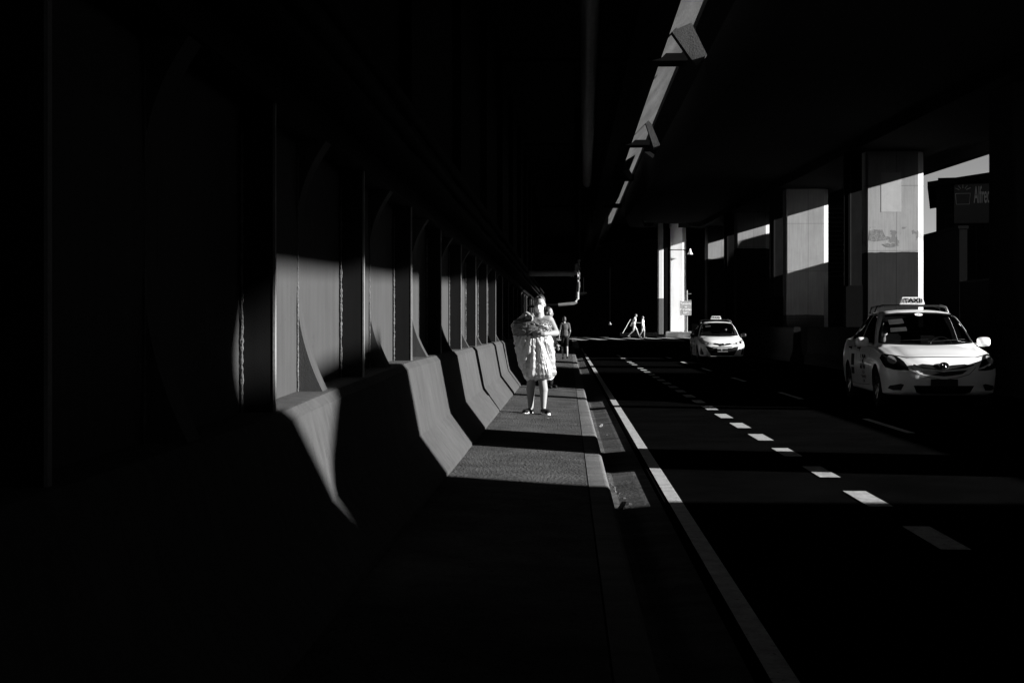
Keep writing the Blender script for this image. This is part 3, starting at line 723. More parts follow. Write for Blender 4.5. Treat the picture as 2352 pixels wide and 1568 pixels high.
# mask, hair, dress, shoes
mk = []
rz = Matrix.Rotation(R(-10), 3, 'Z') @ Matrix.Rotation(R(8), 3, 'X')
def HP(x, y, z): return Vector(hc)+rz @ Vector((x, y, z))
q_ = rz.to_quaternion()
mk = [('e', HP(0, -.040, -.045), (.058, .060, .046), q_), ('e', HP(0, -.078, -.035), (.030, .030, .034), q_), ('e', HP(0, -.055, -.080), (.042, .034, .026), q_),
      ('c', HP(.058, -.03, -.03), HP(.078, .005, -.005), .004, .003), ('c', HP(-.058, -.03, -.03), HP(-.078, .005, -.005), .004, .003)]
fuse('face_mask', mk, M_MASK, 0.005, w, 2)
hr = [('e', HP(0, .030, .042), (.068, .080, .076), q_), ('e', HP(0, .070, .005), (.056, .05, .07), q_), ('e', HP(.01, .09, .07), (.032, .032, .036), q_), ('c', HP(.02, -.038, .090), HP(.050, .01, .06), .016, .020), ('c', HP(-.02, -.038, .092), HP(-.052, .01, .06), .016, .020),
      ('c', HP(.070, .03, -.01), HP(.066, .04, -.075), .010, .006)]
fuse('hair', hr, M_HAIR, 0.006, w, 2)
er = [('e', HP(s*.030, -.071, .006), (.011, .008, .005), q_) for s in (-1, 1)]+[('c', HP(s*.014, -.082, .022), HP(s*.044, -.070, .026), .0045, .003) for s in (-1, 1)]
fuse('eyes_and_brows', er, M_HAIR, 0.0022, w, 1)
dr = [('e', (0, .01, 1.03), (.150, .100, .14)), ('e', (0, .015, .86), (.158, .115, .16)), ('e', (0, .015, .70), (.185, .130, .16)), ('c', (-.10, 0.0, .56), (.12, 0.0, .565), .10, .10), ('c', (-.10, -.02, .50), (.13, -.01, .505), .085, .085)]
do = fuse('dress', dr, M_DRESS, 0.012, w, 3)
for v in do.data.vertices:
    if v.co.z < .62:
        a = math.atan2(v.co.y, v.co.x); k = (0.62-v.co.z)/.2; f = 1+.07*k*math.sin(a*9)
        v.co.x *= f; v.co.y *= f
    if v.co.z < .432: v.co.z = .432+.01*math.sin(v.co.x*60)
for sgn, ax, ay, tx, ty in ((-1, -.088, .04, -.155, -.085), (1, .072, -.06, .130, -.185)):
    sh = fuse('shoe', [('c', (ax, ay+.035, .045), (tx, ty, .034), .040, .036), ('e', (ax, ay+.02, .06), (.036, .045, .032)), ('e', (tx, ty, .036), (.040, .045, .030))], M_SHOE, .006, w, 3)
    for v in sh.data.vertices:
        if v.co.z < .010: v.co.z = .010
    mb = MB(); d = (Vector((tx, ty))-Vector((ax, ay+.035))); L = d.length; d.normalize(); nn = Vector((-d.y, d.x)); pts = []
    for i in range(24):
        t = 2*math.pi*i/24; c2 = Vector(((ax+tx)/2, (ay+.035+ty)/2)); k = math.cos(t); wq = .040+.004*k
        p = c2+d*(L/2+.046)*k+nn*wq*(abs(math.sin(t))**.75)*(1 if math.sin(t) > 0 else -1); pts.append((p.x, p.y))
    mb.prism(pts, 'z', 0.0, .026); mb.build('sole', M_MASK, sh)
# sack: lofted outline with crumpled plastic
def sack_ring(z):
    T = [(.450, -.07, .13, .07), (.475, -.125, .20, .105), (.51, -.175, .232, .125), (.60, -.215, .228, .14), (.69, -.245, .218, .145), (.80, -.268, .208, .145), (.91, -.288, .196, .14), (.965, -.298, .182, .132), (1.0, -.305, .172, .128),
         (1.03, -.310, .178, .14), (1.08, -.322, .192, .150), (1.14, -.322, .184, .148), (1.175, -.305, .16, .13), (1.205, -.25, .11, .10), (1.225, -.18, .03, .06), (1.235, -.14, -.06, .03)]
    for a, b in zip(T, T[1:]):
        if z <= b[0]:
            t = (z-a[0])/(b[0]-a[0]); t = max(0, t); t = t*t*(3-2*t)*.4+t*.6; return [a[i]+(b[i]-a[i])*t for i in (1, 2, 3)]
    return T[-1][1:]
def ridge(x): return 1-abs(x)*2.4
def sack(z0, z1, name, m, parent, kind, nzv):
    vs = []; fs = []; n = 300
    for j in range(nzv+1):
        z = z0+(z1-z0)*j/nzv; xl, xr, dp = sack_ring(z); cx = (xl+xr)/2; hw = (xr-xl)/2
        for i in range(n):
            a = 2*math.pi*i/n; ca, sa = math.cos(a), math.sin(a)
            x = cx+hw*(abs(ca)**.9)*(1 if ca > 0 else -1); y = -.19+dp*1.12*(abs(sa)**.85)*(1 if sa > 0 else -1)
            if kind == 'skirt':
                u = (x+.02)/(0.45+1.1*(1.02-z))          # folds fan out from under the forearm
                wv = Vector((u*12+y*3, y*5+3, z*1.1))
                f1 = ridge(noise.noise(wv)); f2 = ridge(noise.noise(Vector((u*30+z*2, y*11, z*3+9)))); f3 = ridge(noise.noise(Vector((x*24-z*17, y*21, z*15+3))))
                f4 = ridge(noise.noise(Vector((x*9+z*12, 2.0+y*8, z*5-x*9))))
                dn = .020*f1*min(1, (1.06-z)*3+.35)+.0055*f2+.0016*f3+.007*f4-.014
            else:
                p = Vector((x*7, y*7, z*16)); q = Vector((noise.noise(p), noise.noise(p+Vector((5, 1, 2))), noise.noise(p+Vector((1, 8, 3)))))
                f1 = ridge(noise.noise(Vector((x*4.5, y*6, z*15+x*4))+q*.9)); f2 = ridge(noise.noise(Vector((x*9, y*10, z*46-x*14))+q*1.2))
                dn = .012*f1+.0045*f2-.012
            vs.append((x+ca*dn, y+sa*dn, z+.006*noise.noise(Vector((x*22, y*22, z*9)))*(1 if 0 < j < nzv else 2.5)))
    for j in range(nzv):
        for i in range(n): fs.append((j*n+i, j*n+(i+1) % n, (j+1)*n+(i+1) % n, (j+1)*n+i))
    k = len(vs); vs.append((sum(v[0] for v in vs[:n])/n, -.19, z0+.01)); vs.append((sum(v[0] for v in vs[nzv*n:nzv*n+n])/n, -.19, z1+.01))
    for i in range(n): fs.append((i, k, (i+1) % n)); fs.append((nzv*n+i, nzv*n+(i+1) % n, k+1))
    mb = MB(); mb.add(vs, fs); return mb.build(name, m, parent, smooth=True, sharp=80)
sk = tag(empty('plastic_sack', (WX, WY_, WZ)), 'big crumpled translucent white plastic sack held against the woman\'s body', 'sack')
sack(.450, .995, 'sack_skirt', M_BAG, sk, 'skirt', 170)
sack(.990, 1.235, 'stuffed_top', M_BAGD, sk, 'top', 90)
mb = MB()
for i in range(9):      # gathered neck of the sack under the raised hand
    a = i*.7; pts = [(-.10+.03*math.cos(a), -.27+.03*math.sin(a), 1.20), (-.10+.045*math.cos(a), -.27+.045*math.sin(a), 1.235), (-.11+.075*math.cos(a), -.27+.06*math.sin(a), 1.25+.01*(i % 3))]
    mb.tube(pts, .01, 6, rs=[.014, .009, .012])
mb.build('gathered_neck', M_BAG, sk, smooth=True)
random.seed(11)

def walker(label, loc, rz_, H, joints, shirt, shorts, hairm=M_HAIR, sleeves=.35, vox=.014, shoe=M_SHOE, longleg=False, thin=1.0):
    """joints in a body frame facing -y, for a 1.7 m figure"""
    p = tag(empty('person', loc, rz_), label, 'person'); s = H/1.7; J = {k: Vector(v)*s for k, v in joints.items()}
    B = head_parts(J['head'], s=1.05*s)
    B += [('c', J['chest'], J['head']+Vector((0, .03, -.12))*s, .07*s, .05*s), ('e', J['chest'], (.16*s, .095*s, .17*s)), ('c', J['chest']+Vector((-.14, 0, .11))*s, J['chest']+Vector((.14, 0, .11))*s, .06*s, .06*s), ('e', J['hip']+Vector((0, 0, .10))*s, (.135*s, .09*s, .15*s)), ('e', J['hip'], (.15*s, .10*s, .11*s))]
    for t in 'LR':
        sh = J['chest']+Vector((.17 if t == 'L' else -.17, 0, .10))*s
        B += [('c', sh, J['el'+t], .047*s, .038*s), ('c', J['el'+t], J['ha'+t], .036*s, .025*s)]
        d = (J['ha'+t]-J['el'+t]).normalized(); B += hand_parts(J['ha'+t], d, (0, 1, .1), s, .5, -1)
        hp = J['hip']+Vector((.08 if t == 'L' else -.08, 0, -.03))*s
        B += [('c', hp, J['kn'+t], .083*s, .054*s), ('c', J['kn'+t], J['kn'+t].lerp(J['an'+t], .4)+Vector((0, .012, 0))*s, .050*s, .052*s), ('c', J['kn'+t].lerp(J['an'+t], .4)+Vector((0, .012, 0))*s, J['an'+t], .050*s, .034*s)]
    fuse('body', B, M_SKIN, vox, p, 2)
    T = [('e', J['chest'], (.175*s, .112*s, .18*s)), ('c', J['chest']+Vector((-.145, 0, .11))*s, J['chest']+Vector((.145, 0, .11))*s, .068*s, .068*s), ('e', J['hip']+Vector((0, 0, .12))*s, (.155*s, .11*s, .17*s)), ('e', J['hip']+Vector((0, 0, .03))*s, (.165*s, .115*s, .10*s))]
    for t in 'LR':
        sh = J['chest']+Vector((.17 if t == 'L' else -.17, 0, .10))*s; T.append(('c', sh, sh.lerp(J['el'+t], sleeves*2), .060*s, .055*s))
    Q = [('e', J['hip']+Vector((0, 0, -.03))*s, (.160*s, .110*s, .10*s))]
    for t in 'LR':
        hp = J['hip']+Vector((.08 if t == 'L' else -.08, 0, -.05))*s; Q.append(('c', hp, hp.lerp(J['kn'+t], 1.0 if longleg else .85), .094*s, .070*s))
        if longleg: T += [('c', J['el'+t], J['ha'+t], .052*s, .045*s), ('c', J['chest']+Vector((.17 if t == 'L' else -.17, 0, .10))*s, J['el'+t], .06*s, .055*s)]
        if longleg: Q.append(('c', J['kn'+t], J['an'+t]+Vector((0, 0, .03)), .072*s, .06*s))
    fuse('shorts', Q, shorts, vox, p, 2)
    fuse('shirt', T, shirt, vox, p, 2)
    hd = J['head']; fuse('hair', [('e', hd+Vector((0, .028, .042))*s, (.086*s, .094*s, .09*s)), ('e', hd+Vector((0, .07, -.01))*s, (.07*s, .05*s, .07*s))], hairm, vox*.8, p, 1)
    for t in 'LR':
        a = J['an'+t]; fuse('shoe', [('c', a+Vector((0, .03, -.035))*s, a+Vector((0, -.13, -.05))*s, .042*s, .036*s), ('e', a+Vector((0, 0, -.02))*s, (.04*s, .05*s, .04*s))], shoe, vox*.8, p, 1)
    p.scale = (thin, thin, 1)
    return p
STAND = dict(head=(0, 0, 1.58), chest=(0, 0, 1.27), hip=(0, 0, .93), elL=(.235, .03, 1.10), elR=(-.235, .03, 1.10), haL=(.25, -.04, .86), haR=(-.25, -.04, .86),
             knL=(.10, -.02, .50), knR=(-.10, .0, .50), anL=(.10, .02, .085), anR=(-.10, .03, .085))
# man walking away along the sidewalk
J = dict(STAND); J.update(head=(0.03, -.02, 1.56), knL=(.10, -.05, .50), anL=(.10, .10, .10), knR=(-.09, .03, .50), anR=(-.09, .16, .12), haL=(.27, .06, .86), elL=(.25, .06, 1.10), haR=(-.20, -.14, .93))
walker('man in a dark T-shirt seen from behind walking away along the sidewalk', tuple(W(1297.5, 800, 48.0).xy)+(0.14,), R(186), 1.47, J, M_SHIRTD, M_BLACK, thin=.86)
# person behind the woman, black clothes put shade into the colour below the head
J = dict(STAND); J.update(haL=(.14, -.10, .92), haR=(-.14, -.10, .92))
walker('person mostly hidden in shadow just behind the woman\'s shoulder', tuple(W(1260.5, 800, 25.35).xy)+(0.15,), R(62), 1.45, J, M_BLACK, M_BLACK, vox=.012, longleg=True)
# pedestrians crossing
zc_ = gz(104.5)
J = dict(STAND); J.update(knL=(.09, -.22, .52), anL=(.09, -.38, .10), knR=(-.09, .05, .50), anR=(-.09, .42, .14), head=(0, -.14, 1.57), chest=(0, -.05, 1.28), haR=(-.20, -.42, 1.05), elR=(-.22, -.12, 1.06), elL=(.24, .10, 1.12), haL=(.22, .20, .92))
w1 = W(1456, 770, 105.0)
walker('bent pedestrian in a white shirt crossing with a ladder on the shoulder', (w1.x, 105.0, gz(105)+.0), R(90), 1.78, J, M_SHIRTW, M_SHORTG, vox=.022, shoe=M_SKIN)
J = dict(STAND); J.update(knL=(.09, -.10, .50), anL=(.09, -.10, .09), knR=(-.09, .06, .50), anR=(-.09, .26, .14), haL=(.22, -.08, .88), elL=(.24, 0, 1.1))
w2 = W(1476.5, 770, 104.0)
walker('second pedestrian in white shirt and grey shorts crossing behind the ladder carrier', (w2.x, 104.0, gz(104)+.0), R(78), 1.62, J, M_SHIRTW, M_SHORTG, vox=.022, shoe=M_SKIN)
# ladder
A = W(1430, 765, 105.0); B_ = W(1448, 733, 105.0)
ld = tag(empty('ladder', tuple(A)), 'thin pale ladder slanting behind the bent pedestrian', 'ladder')
mb = MB(); d = B_-A; mb.tube([(0, -.18, 0), tuple(d+Vector((0, -.18, 0)))], .022, 6); mb.build('rail', M_COL, ld)
mb = MB(); mb.tube([(0, .18, 0), tuple(d+Vector((0, .18, 0)))], .022, 6); mb.build('rail', M_COL, ld)
mb = MB()
for i in range(1, 6): p = d*(i/6.0); mb.tube([(p.x, -.18, p.z), (p.x, .18, p.z)], .015, 5)
mb.build('rung', M_COL, ld)

# ------------------------------------------------------------------ taxis
def lerp_table(T, y):
    """smooth Hermite interpolation of rows (y, values...)"""
    n = len(T)
    if y <= T[0][0]: return T[0][1:]
    if y >= T[-1][0]: return T[-1][1:]
    for i in range(n-1):
        if y <= T[i+1][0]: break
    a, b = T[i], T[i+1]; h = b[0]-a[0]; t = (y-a[0])/h
    def sl_(k, j):
        if k <= 0 or k >= n-1: return 0 if j in () else ((T[min(k+1, n-1)][j]-T[max(k-1, 0)][j])/(T[min(k+1, n-1)][0]-T[max(k-1, 0)][0]))
        d0 = (T[k][j]-T[k-1][j])/(T[k][0]-T[k-1][0]); d1 = (T[k+1][j]-T[k][j])/(T[k+1][0]-T[k][0])
        return 0 if d0*d1 <= 0 else 2*d0*d1/(d0+d1)
    out = []
    for j in range(1, len(a)):
        m0, m1 = sl_(i, j)*h, sl_(i+1, j)*h
        out.append((2*t**3-3*t**2+1)*a[j]+(t**3-2*t**2+t)*m0+(-2*t**3+3*t**2)*b[j]+(t**3-t**2)*m1)
    return out
def car_tables(style):
    # y, half width, z bottom, z waist, z belt(side of hood / window sill), x belt, z roof edge, x roof edge, z centre top
    if style == 'old':
        return [(0.00, .36, .34, .42, .50, .34, .54, .24, .555), (0.03, .52, .27, .42, .57, .50, .63, .34, .655), (0.08, .66, .22, .43, .63, .62, .685, .42, .715), (0.17, .755, .19, .46, .68, .69, .735, .48, .765), (0.32, .815, .18, .50, .730, .735, .770, .52, .800),
                (0.60, .845, .17, .52, .795, .755, .833, .54, .862), (0.90, .85, .17, .54, .840, .765, .878, .55, .903), (1.02, .85, .17, .54, .855, .77, .890, .57, .917), (1.14, .85, .17, .54, .868, .775, .935, .60, .985),
                (1.45, .85, .17, .55, .885, .775, 1.165, .61, 1.210), (1.72, .85, .17, .55, .90, .77, 1.325, .585, 1.365), (1.95, .85, .17, .55, .915, .765, 1.392, .555, 1.435), (2.25, .85, .17, .55, .925, .765, 1.42, .545, 1.465), (2.65, .85, .17, .55, .94, .765, 1.415, .545, 1.465),
                (3.05, .85, .17, .55, .96, .765, 1.37, .535, 1.42), (3.35, .848, .18, .55, .985, .76, 1.255, .54, 1.295), (3.60, .845, .19, .55, .985, .755, 1.12, .565, 1.15), (3.78, .84, .20, .55, .985, .75, 1.04, .60, 1.06), (4.00, .82, .22, .55, .96, .735, 1.005, .60, 1.025), (4.18, .78, .25, .55, .93, .70, .98, .56, 1.00), (4.27, .72, .30, .55, .86, .65, .92, .50, .94), (4.30, .60, .36, .52, .76, .55, .80, .40, .82)]
    T = car_tables('old'); out = []
    for r in T:
        r = list(r)
        if r[0] < 1.1: r[8] += .03*(1-abs(r[0]-.5)); r[6] += .03*(1-abs(r[0]-.5))
        out.append(tuple(r))
    return out
def section(T, y):
    w, zb, zw, zt, xb, zr, xr, zc = lerp_table(T, y)
    P = [(0, zb), (w*.5, zb), (w*.86, zb+.005), (w*.955, zb+.04), (w*.975, zb+.13), (w*.99, zw*.8+zb*.2), (w, zw), (w*.997, zw+(zt-zw)*.35), (w*.985, zw+(zt-zw)*.60), (w*.962, zw+(zt-zw)*.82), (xb+(w-xb)*.35, zt-.012), (xb, zt+.004)]
    for t in (.25, .5, .75): P.append((xb+(xr+.02-xb)*t+.012*math.sin(math.pi*t), zt+(zr-zt)*t))
    P += [(xr+.012, zr-.022*(1 if zr-zt > .15 else .3)), (xr-.02, zr+.002), (xr*.75, zr+(zc-zr)*.50), (xr*.45, zr+(zc-zr)*.84), (0, zc)]
    return P
def car_body(style):
    T = car_tables(style); ys = []
    y = 0.0
    while y < 4.3:
        ys.append(y); y += .012 if y < .12 else (.03 if y < .4 else (.05 if y < 4.0 else .025))
    ys.append(4.3)
    vs = []; fs = []; np_ = 0
    for y in ys:
        P = section(T, y); ring = [(x, z) for x, z in P]+[(-x, z) for x, z in reversed(P[1:-1])]
        np_ = len(ring)
        for x, z in ring: vs.append((x, y, z))
    for j in range(len(ys)-1):
        for i in range(np_): fs.append((j*np_+i, j*np_+(i+1) % np_, (j+1)*np_+(i+1) % np_, (j+1)*np_+i))
    fs.append(tuple(reversed(range(np_)))); fs.append(tuple(range((len(ys)-1)*np_, len(ys)*np_)))
    mb = MB(); mb.add(vs, fs)
    return mb
def surf_patch(name, polys, axis, bvh, offs, m, parent, cell=.05, smooth=True):
    bm = bmesh.new()
    for poly in polys:
        f = bm.faces.new([bm.verts.new((p[0], p[1], 0)) for p in poly])
    xs = [p[0] for q in polys for p in q]; ys = [p[1] for q in polys for p in q]
    bmesh.ops.triangulate(bm, faces=bm.faces)
    x = math.floor(min(xs)/cell)*cell
    while x < max(xs):
        bmesh.ops.bisect_plane(bm, geom=bm.verts[:]+bm.edges[:]+bm.faces[:], plane_co=(x+.0001, 0, 0), plane_no=(1, 0, 0)); x += cell
    y = math.floor(min(ys)/cell)*cell
    while y < max(ys):
        bmesh.ops.bisect_plane(bm, geom=bm.verts[:]+bm.edges[:]+bm.faces[:], plane_co=(0, y+.0001, 0), plane_no=(0, 1, 0)); y += cell
    for v in bm.verts: v.co = snap(v.co.x, v.co.y, axis, bvh, offs)
    bmesh.ops.recalc_face_normals(bm, faces=bm.faces)
    me = bpy.data.meshes.new(name); bm.to_mesh(me); bm.free(); me.materials.append(m)
    if smooth: me.polygons.foreach_set('use_smooth', [True]*len(me.polygons))
    o = bpy.data.objects.new(name, me); C.objects.link(o); o.parent = parent; return o
def snap(a, b, axis, bvh, offs):
    if axis == 'front': org, d = Vector((a, -3, b)), Vector((0, 1, 0))
    elif axis == 'left': org, d = Vector((-4, a, b)), Vector((1, 0, 0))
    elif axis == 'right': org, d = Vector((4, a, b)), Vector((-1, 0, 0))
    elif axis == 'rear': org, d = Vector((a, 9, b)), Vector((0, -1, 0))
    else: org, d = Vector((a, b, 5)), Vector((0, 0, -1))
    h = bvh.ray_cast(org, d)
    if h[0] is None:
        h = bvh.find_nearest(org+d*3.6)
    n = h[1]
    if n.dot(d) > 0: n = -n
    return h[0]+n*offs
def strip(pts, w):
    """polyline to a thin polygon list"""
    out = []
    for a, b in zip(pts, pts[1:]):
        a, b = Vector(a), Vector(b); d = (b-a).normalized(); n = Vector((-d.y, d.x))*w/2; d = d*w*.2
        out.append([tuple(a-n-d), tuple(b-n+d), tuple(b+n+d), tuple(a+n-d)])
    return out
def mirror(poly): return [(-x, y) for x, y in reversed(poly)]
def arc(cx, cy, r, a0, a1, n): return [(cx+r*math.cos(R(a0+(a1-a0)*i/n)), cy+r*math.sin(R(a0+(a1-a0)*i/n))) for i in range(n+1)]

def taxi(loc, style, label, plate):
    t = tag(empty('taxi', loc), label, 'taxi', 'white taxis driving towards the camera'); t.scale = (1.05,)*3
    mb = car_body(style)
    me = bpy.data.meshes.new('b'); me.from_pydata(mb.v, [], mb.f)
    bm = bmesh.new(); bm.from_mesh(me); bmesh.ops.recalc_face_normals(bm, faces=bm.faces); bm.to_mesh(me)
    bvh = BVHTree.FromBMesh(bm); bm.free()
    me.materials.append(M_CAR); me.materials.append(M_CARIN)
    bo = bpy.data.objects.new('body', me); C.objects.link(bo)
    cutters = []
    def cutter(m_, mats):
        o = m_.build('cut', mats); cutters.append(o)
        md = bo.modifiers.new('c', 'BOOLEAN'); md.operation = 'DIFFERENCE'; md.object = o; md.solver = 'EXACT'; md.material_mode = 'TRANSFER'
    # cabin hollow
    c = MB(); lv = [(.42, 1.30, 3.35, .70), (.86, 1.20, 3.50, .715), (1.15, 1.50, 3.30, .62), (1.36, 1.98, 2.98, .50)]
    vs = []
    for z, y0, y1, x in lv: vs += [(-x, y0, z), (x, y0, z), (x, y1, z), (-x, y1, z)]
    fs = [(3, 2, 1, 0), (12, 13, 14, 15)]+[(4*k+i, 4*k+(i+1) % 4, 4*k+4+(i+1) % 4, 4*k+4+i) for k in range(3) for i in range(4)]
    c.add(vs, fs); cutter(c, M_CARIN)
    WS = [(-.70, .945), (-.4, .925), (0, .918), (.4, .925), (.70, .945), (.655, 1.10), (.575, 1.28), (.525, 1.375), (.3, 1.397), (0, 1.405), (-.3, 1.397), (-.525, 1.375), (-.575, 1.28), (-.655, 1.10)]
    inner = [(x*.97, 1.16+(z-1.16)*.95) for x, z in WS]
    c = MB(); c.prism(inner, 'y', 1.0, 2.12); cutter(c, M_TRIM)
    c = MB(); c.prism([(x*.93, z) for x, z in [(-.66, 1.10), (.66, 1.10), (.53, 1.36), (-.53, 1.36)]], 'y', 2.9, 4.0); cutter(c, M_TRIM)
    FW = [(1.36, .915), (2.42, .945), (2.36, 1.36), (2.18, 1.372), (2.02, 1.355), (1.86, 1.28), (1.60, 1.09)]
    RW = [(2.50, .948), (3.26, .985), (3.38, 1.06), (3.12, 1.24), (2.86, 1.345), (2.66, 1.366), (2.45, 1.366)]
    for q in (FW, RW):
        cx = sum(p[0] for p in q)/len(q); cz = sum(p[1] for p in q)/len(q)
        c = MB(); c.prism([(cx+(a-cx)*.96, cz+(b-cz)*.95) for a, b in q], 'x', -1.2, 1.2); cutter(c, M_TRIM)
    wy = (.78, 3.33)
    for y in wy:
        c = MB(); c.lathe([(0, -1.0), (.335, -1.0), (.335, -.60), (0, -.60)], (0, y, .30), 'x', 40); cutter(c, M_TRIM)
        c = MB(); c.lathe([(0, .60), (.335, .60), (.335, 1.0), (0, 1.0)], (0, y, .30), 'x', 40); cutter(c, M_TRIM)
    m2 = evaluated_mesh(bo)
    for o in cutters: bpy.data.objects.remove(o)
    bpy.data.objects.remove(bo)
    m2.name = 'body'; shade(m2, 28)
    body = bpy.data.objects.new('body', m2); C.objects.link(body); body.parent = t
    P = lambda name, polys, axis, m, o=.004, par=body, cell=.06: surf_patch(name, polys, axis, bvh, o, m, par, cell)
    # glass
    P('windscreen', [WS], 'front', M_GLASS, .003, t); 
    P('windscreen_surround', [s for s in strip(WS+[WS[0]], .022)], 'front', M_TRIM, .005)
    P('rear_window', [[(-.60, 1.08), (.60, 1.08), (.49, 1.37), (-.49, 1.37)]], 'rear', M_GLASS, .003, t)
    for side in ('left', 'right'):
        P('side_window', [FW], side, M_GLASS2, .003, t); P('side_window', [RW], side, M_GLASS, .003, t)
        for q in (FW, RW): P('window_trim', strip(q+[q[0]], .016), side, M_TRIM, .005)
        # door seams, sill, handles
        P('door_seam', strip([(1.36, .90), (1.28, .62), (1.33, .30), (2.42, .27), (2.47, .60), (2.44, .93)], .008), side, M_TRIM, .0025)
        P('door_seam', strip([(2.47, .27), (2.98, .28), (3.02, .55), (3.30, .80), (3.42, 1.02)], .008), side, M_TRIM, .0025)
        P('roof_seam', strip([(1.50, 1.065), (1.86, 1.335), (2.1, 1.402), (2.7, 1.40), (3.1, 1.32), (3.42, 1.13)], .007), side, M_TRIM, .0025)
        for yy in (2.26, 3.05):
            h0 = snap(yy, .845, side, bvh, .022); s_ = -1 if side == 'left' else 1
            mb = MB(); mb.tube([(h0.x-.02*s_, yy-.085, .845), (h0.x+.005*s_, yy-.06, .848), (h0.x+.008*s_, yy+.06, .852), (h0.x-.02*s_, yy+.085, .850)], .014, 8); mb.build('door_handle', M_CHROME, body, smooth=True)
            P('handle_cup', [arc(yy, .84, .045, 0, 330, 11)], side, M_TRIM, .0035)
    # mirrors
    for s_ in (-1, 1):
        c = snap(1.50, .93, 'left' if s_ < 0 else 'right', bvh, 0)
        mb = MB(); mb.tube([(c.x-.02*s_, 1.50, .915), (c.x+.10*s_, 1.47, .925)], .022, 8)
        mt = Matrix.Translation((c.x+.165*s_, 1.46, .955)); vs = []; fs = []; n = 20; m_ = 10
        for j in range(m_+1):
            ph = -math.pi/2+math.pi*j/m_
            for i in range(n):
                th = 2*math.pi*i/n; f = lambda v, e: abs(v)**e*(1 if v > 0 else -1)
                vs.append(mt @ Vector((.105*f(math.cos(th), .6)*max(.0001, math.cos(ph))**.6, .065*f(math.sin(ph), 1.0), .075*f(math.sin(th), .6)*max(.0001, math.cos(ph))**.6)))
        for j in range(m_):
            for i in range(n): fs.append((j*n+i, j*n+(i+1) % n, (j+1)*n+(i+1) % n, (j+1)*n+i))
        mb.add(vs, fs); mb.build('side_mirror', M_CAR if style == 'old' else M_TRIM, t, smooth=True, sharp=70)
    # wheels
    for y in wy:
        for s_ in (-1, 1):
            we = bpy.data.objects.new('wheel', None)
            mb = MB(); prof = [(.20, -.09), (.285, -.095), (.298, -.08), (.30, -.05), (.30, .05), (.298, .08), (.285, .095), (.20, .09)]
            mb.lathe(prof, (s_*.735, y, .30), 'x', 40); ty = mb.build('wheel', M_RUB, t, smooth=True, sharp=50)
            mb = MB(); mb.lathe([(.205, -.07), (.205, .075), (.19, .085), (.185, .05), (.06, .03), (.05, .055), (0, .058)], (0, 0, 0), 'x', 36)
            for k in range(8 if style == 'old' else 5):
                a = 2*math.pi*k/(8 if style == 'old' else 5); w_ = .022
                pts = [(.060, .045*math.cos(a)-w_*math.sin(a), .045*math.sin(a)+w_*math.cos(a)), (.060, .045*math.cos(a)+w_*math.sin(a), .045*math.sin(a)-w_*math.cos(a)), (.085, .19*math.cos(a)+w_*.8*math.sin(a), .19*math.sin(a)-w_*.8*math.cos(a)), (.085, .19*math.cos(a)-w_*.8*math.sin(a), .19*math.sin(a)+w_*.8*math.cos(a))]
                base = [(p[0]-.03, p[1], p[2]) for p in pts]; mb.add(pts+base, [(0, 1, 2, 3), (0, 4, 5, 1), (1, 5, 6, 2), (2, 6, 7, 3), (3, 7, 4, 0)])
            if s_ < 0: mb.v = [(-a, b, c_) for a, b, c_ in mb.v]
            mb.v = [(a+s_*.735, b+y, c_+.30) for a, b, c_ in mb.v]; mb.build('rim', M_RIM, ty, smooth=True, sharp=35)
            bpy.data.objects.remove(we)
    # face of the car
    if style == 'old':
        P('bonnet_seam', strip([(-.76, .785), (-.68, .772), (-.50, .738), (-.25, .745), (0, .748), (.25, .745), (.50, .738), (.68, .772), (.76, .785)], .010), 'front', M_TRIM, .0025)
        HLp = [(.49, .555), (.505, .60), (.555, .68), (.62, .742), (.70, .772), (.785, .775), (.815, .72), (.805, .64), (.785, .590), (.70, .563), (.60, .552)]
        for q in (HLp, mirror(HLp)):
            hl = P('headlight', [q], 'front', M_LENSD, .010, t, .03)
            s_ = 1 if q is HLp else -1
            P('reflector', [[(s_*a, b) for a, b in arc(.70, .70, .055, 0, 340, 12)]], 'front', M_LENSL, .0125, hl, .03)
        G1 = [(-.40, .625), (-.30, .648), (-.12, .632), (0, .615), (.12, .632), (.30, .648), (.40, .625), (.30, .60), (.14, .588), (0, .572), (-.14, .588), (-.30, .60)]
        P('grille', [G1], 'front', M_TRIM, .004, t, .03)
        P('grille', [[(-.34, .56), (0, .535), (.34, .56), (.26, .505), (.1, .478), (0, .470), (-.1, .478), (-.26, .505)]], 'front', M_TRIM, .004, t, .03)
        for L in ([(-.43, .632), (-.30, .592), (-.12, .572), (0, .558), (.12, .572), (.30, .592), (.43, .632)],):
            mb = MB(); mb.tube([snap(a, b, 'front', bvh, .012) for a, b in L], .010, 8); mb.build('chrome_strip', M_CHROME, body, smooth=True)
        P('bumper_seam', strip([(-.46, .60), (-.36, .50), (-.2, .452), (-.08, .432), (0, .420), (.08, .432), (.2, .452), (.36, .50), (.46, .60)], .007), 'front', M_TRIM, .0025)
        P('bumper_seam', strip([(.80, .60), (.83, .56)], .007), 'front', M_TRIM, .0025)
        P('lower_intake', [[(-.43, .335), (.43, .335), (.38, .235), (.30, .212), (-.30, .212), (-.38, .235)]], 'front', M_TRIM, .004, t, .04)
        for s_ in (1, -1):
            q = [(.56, .345), (.60, .36), (.74, .33), (.76, .29), (.70, .262), (.60, .265)]
            P('fog_recess', [q if s_ > 0 else mirror(q)], 'front', M_TRIM, .004, t, .03)
            q = [(.46, .60), (.475, .56), (.46, .47), (.43, .36), (.40, .36), (.435, .47), (.45, .56)]
        pl = snap(0, .38, 'front', bvh, .03)
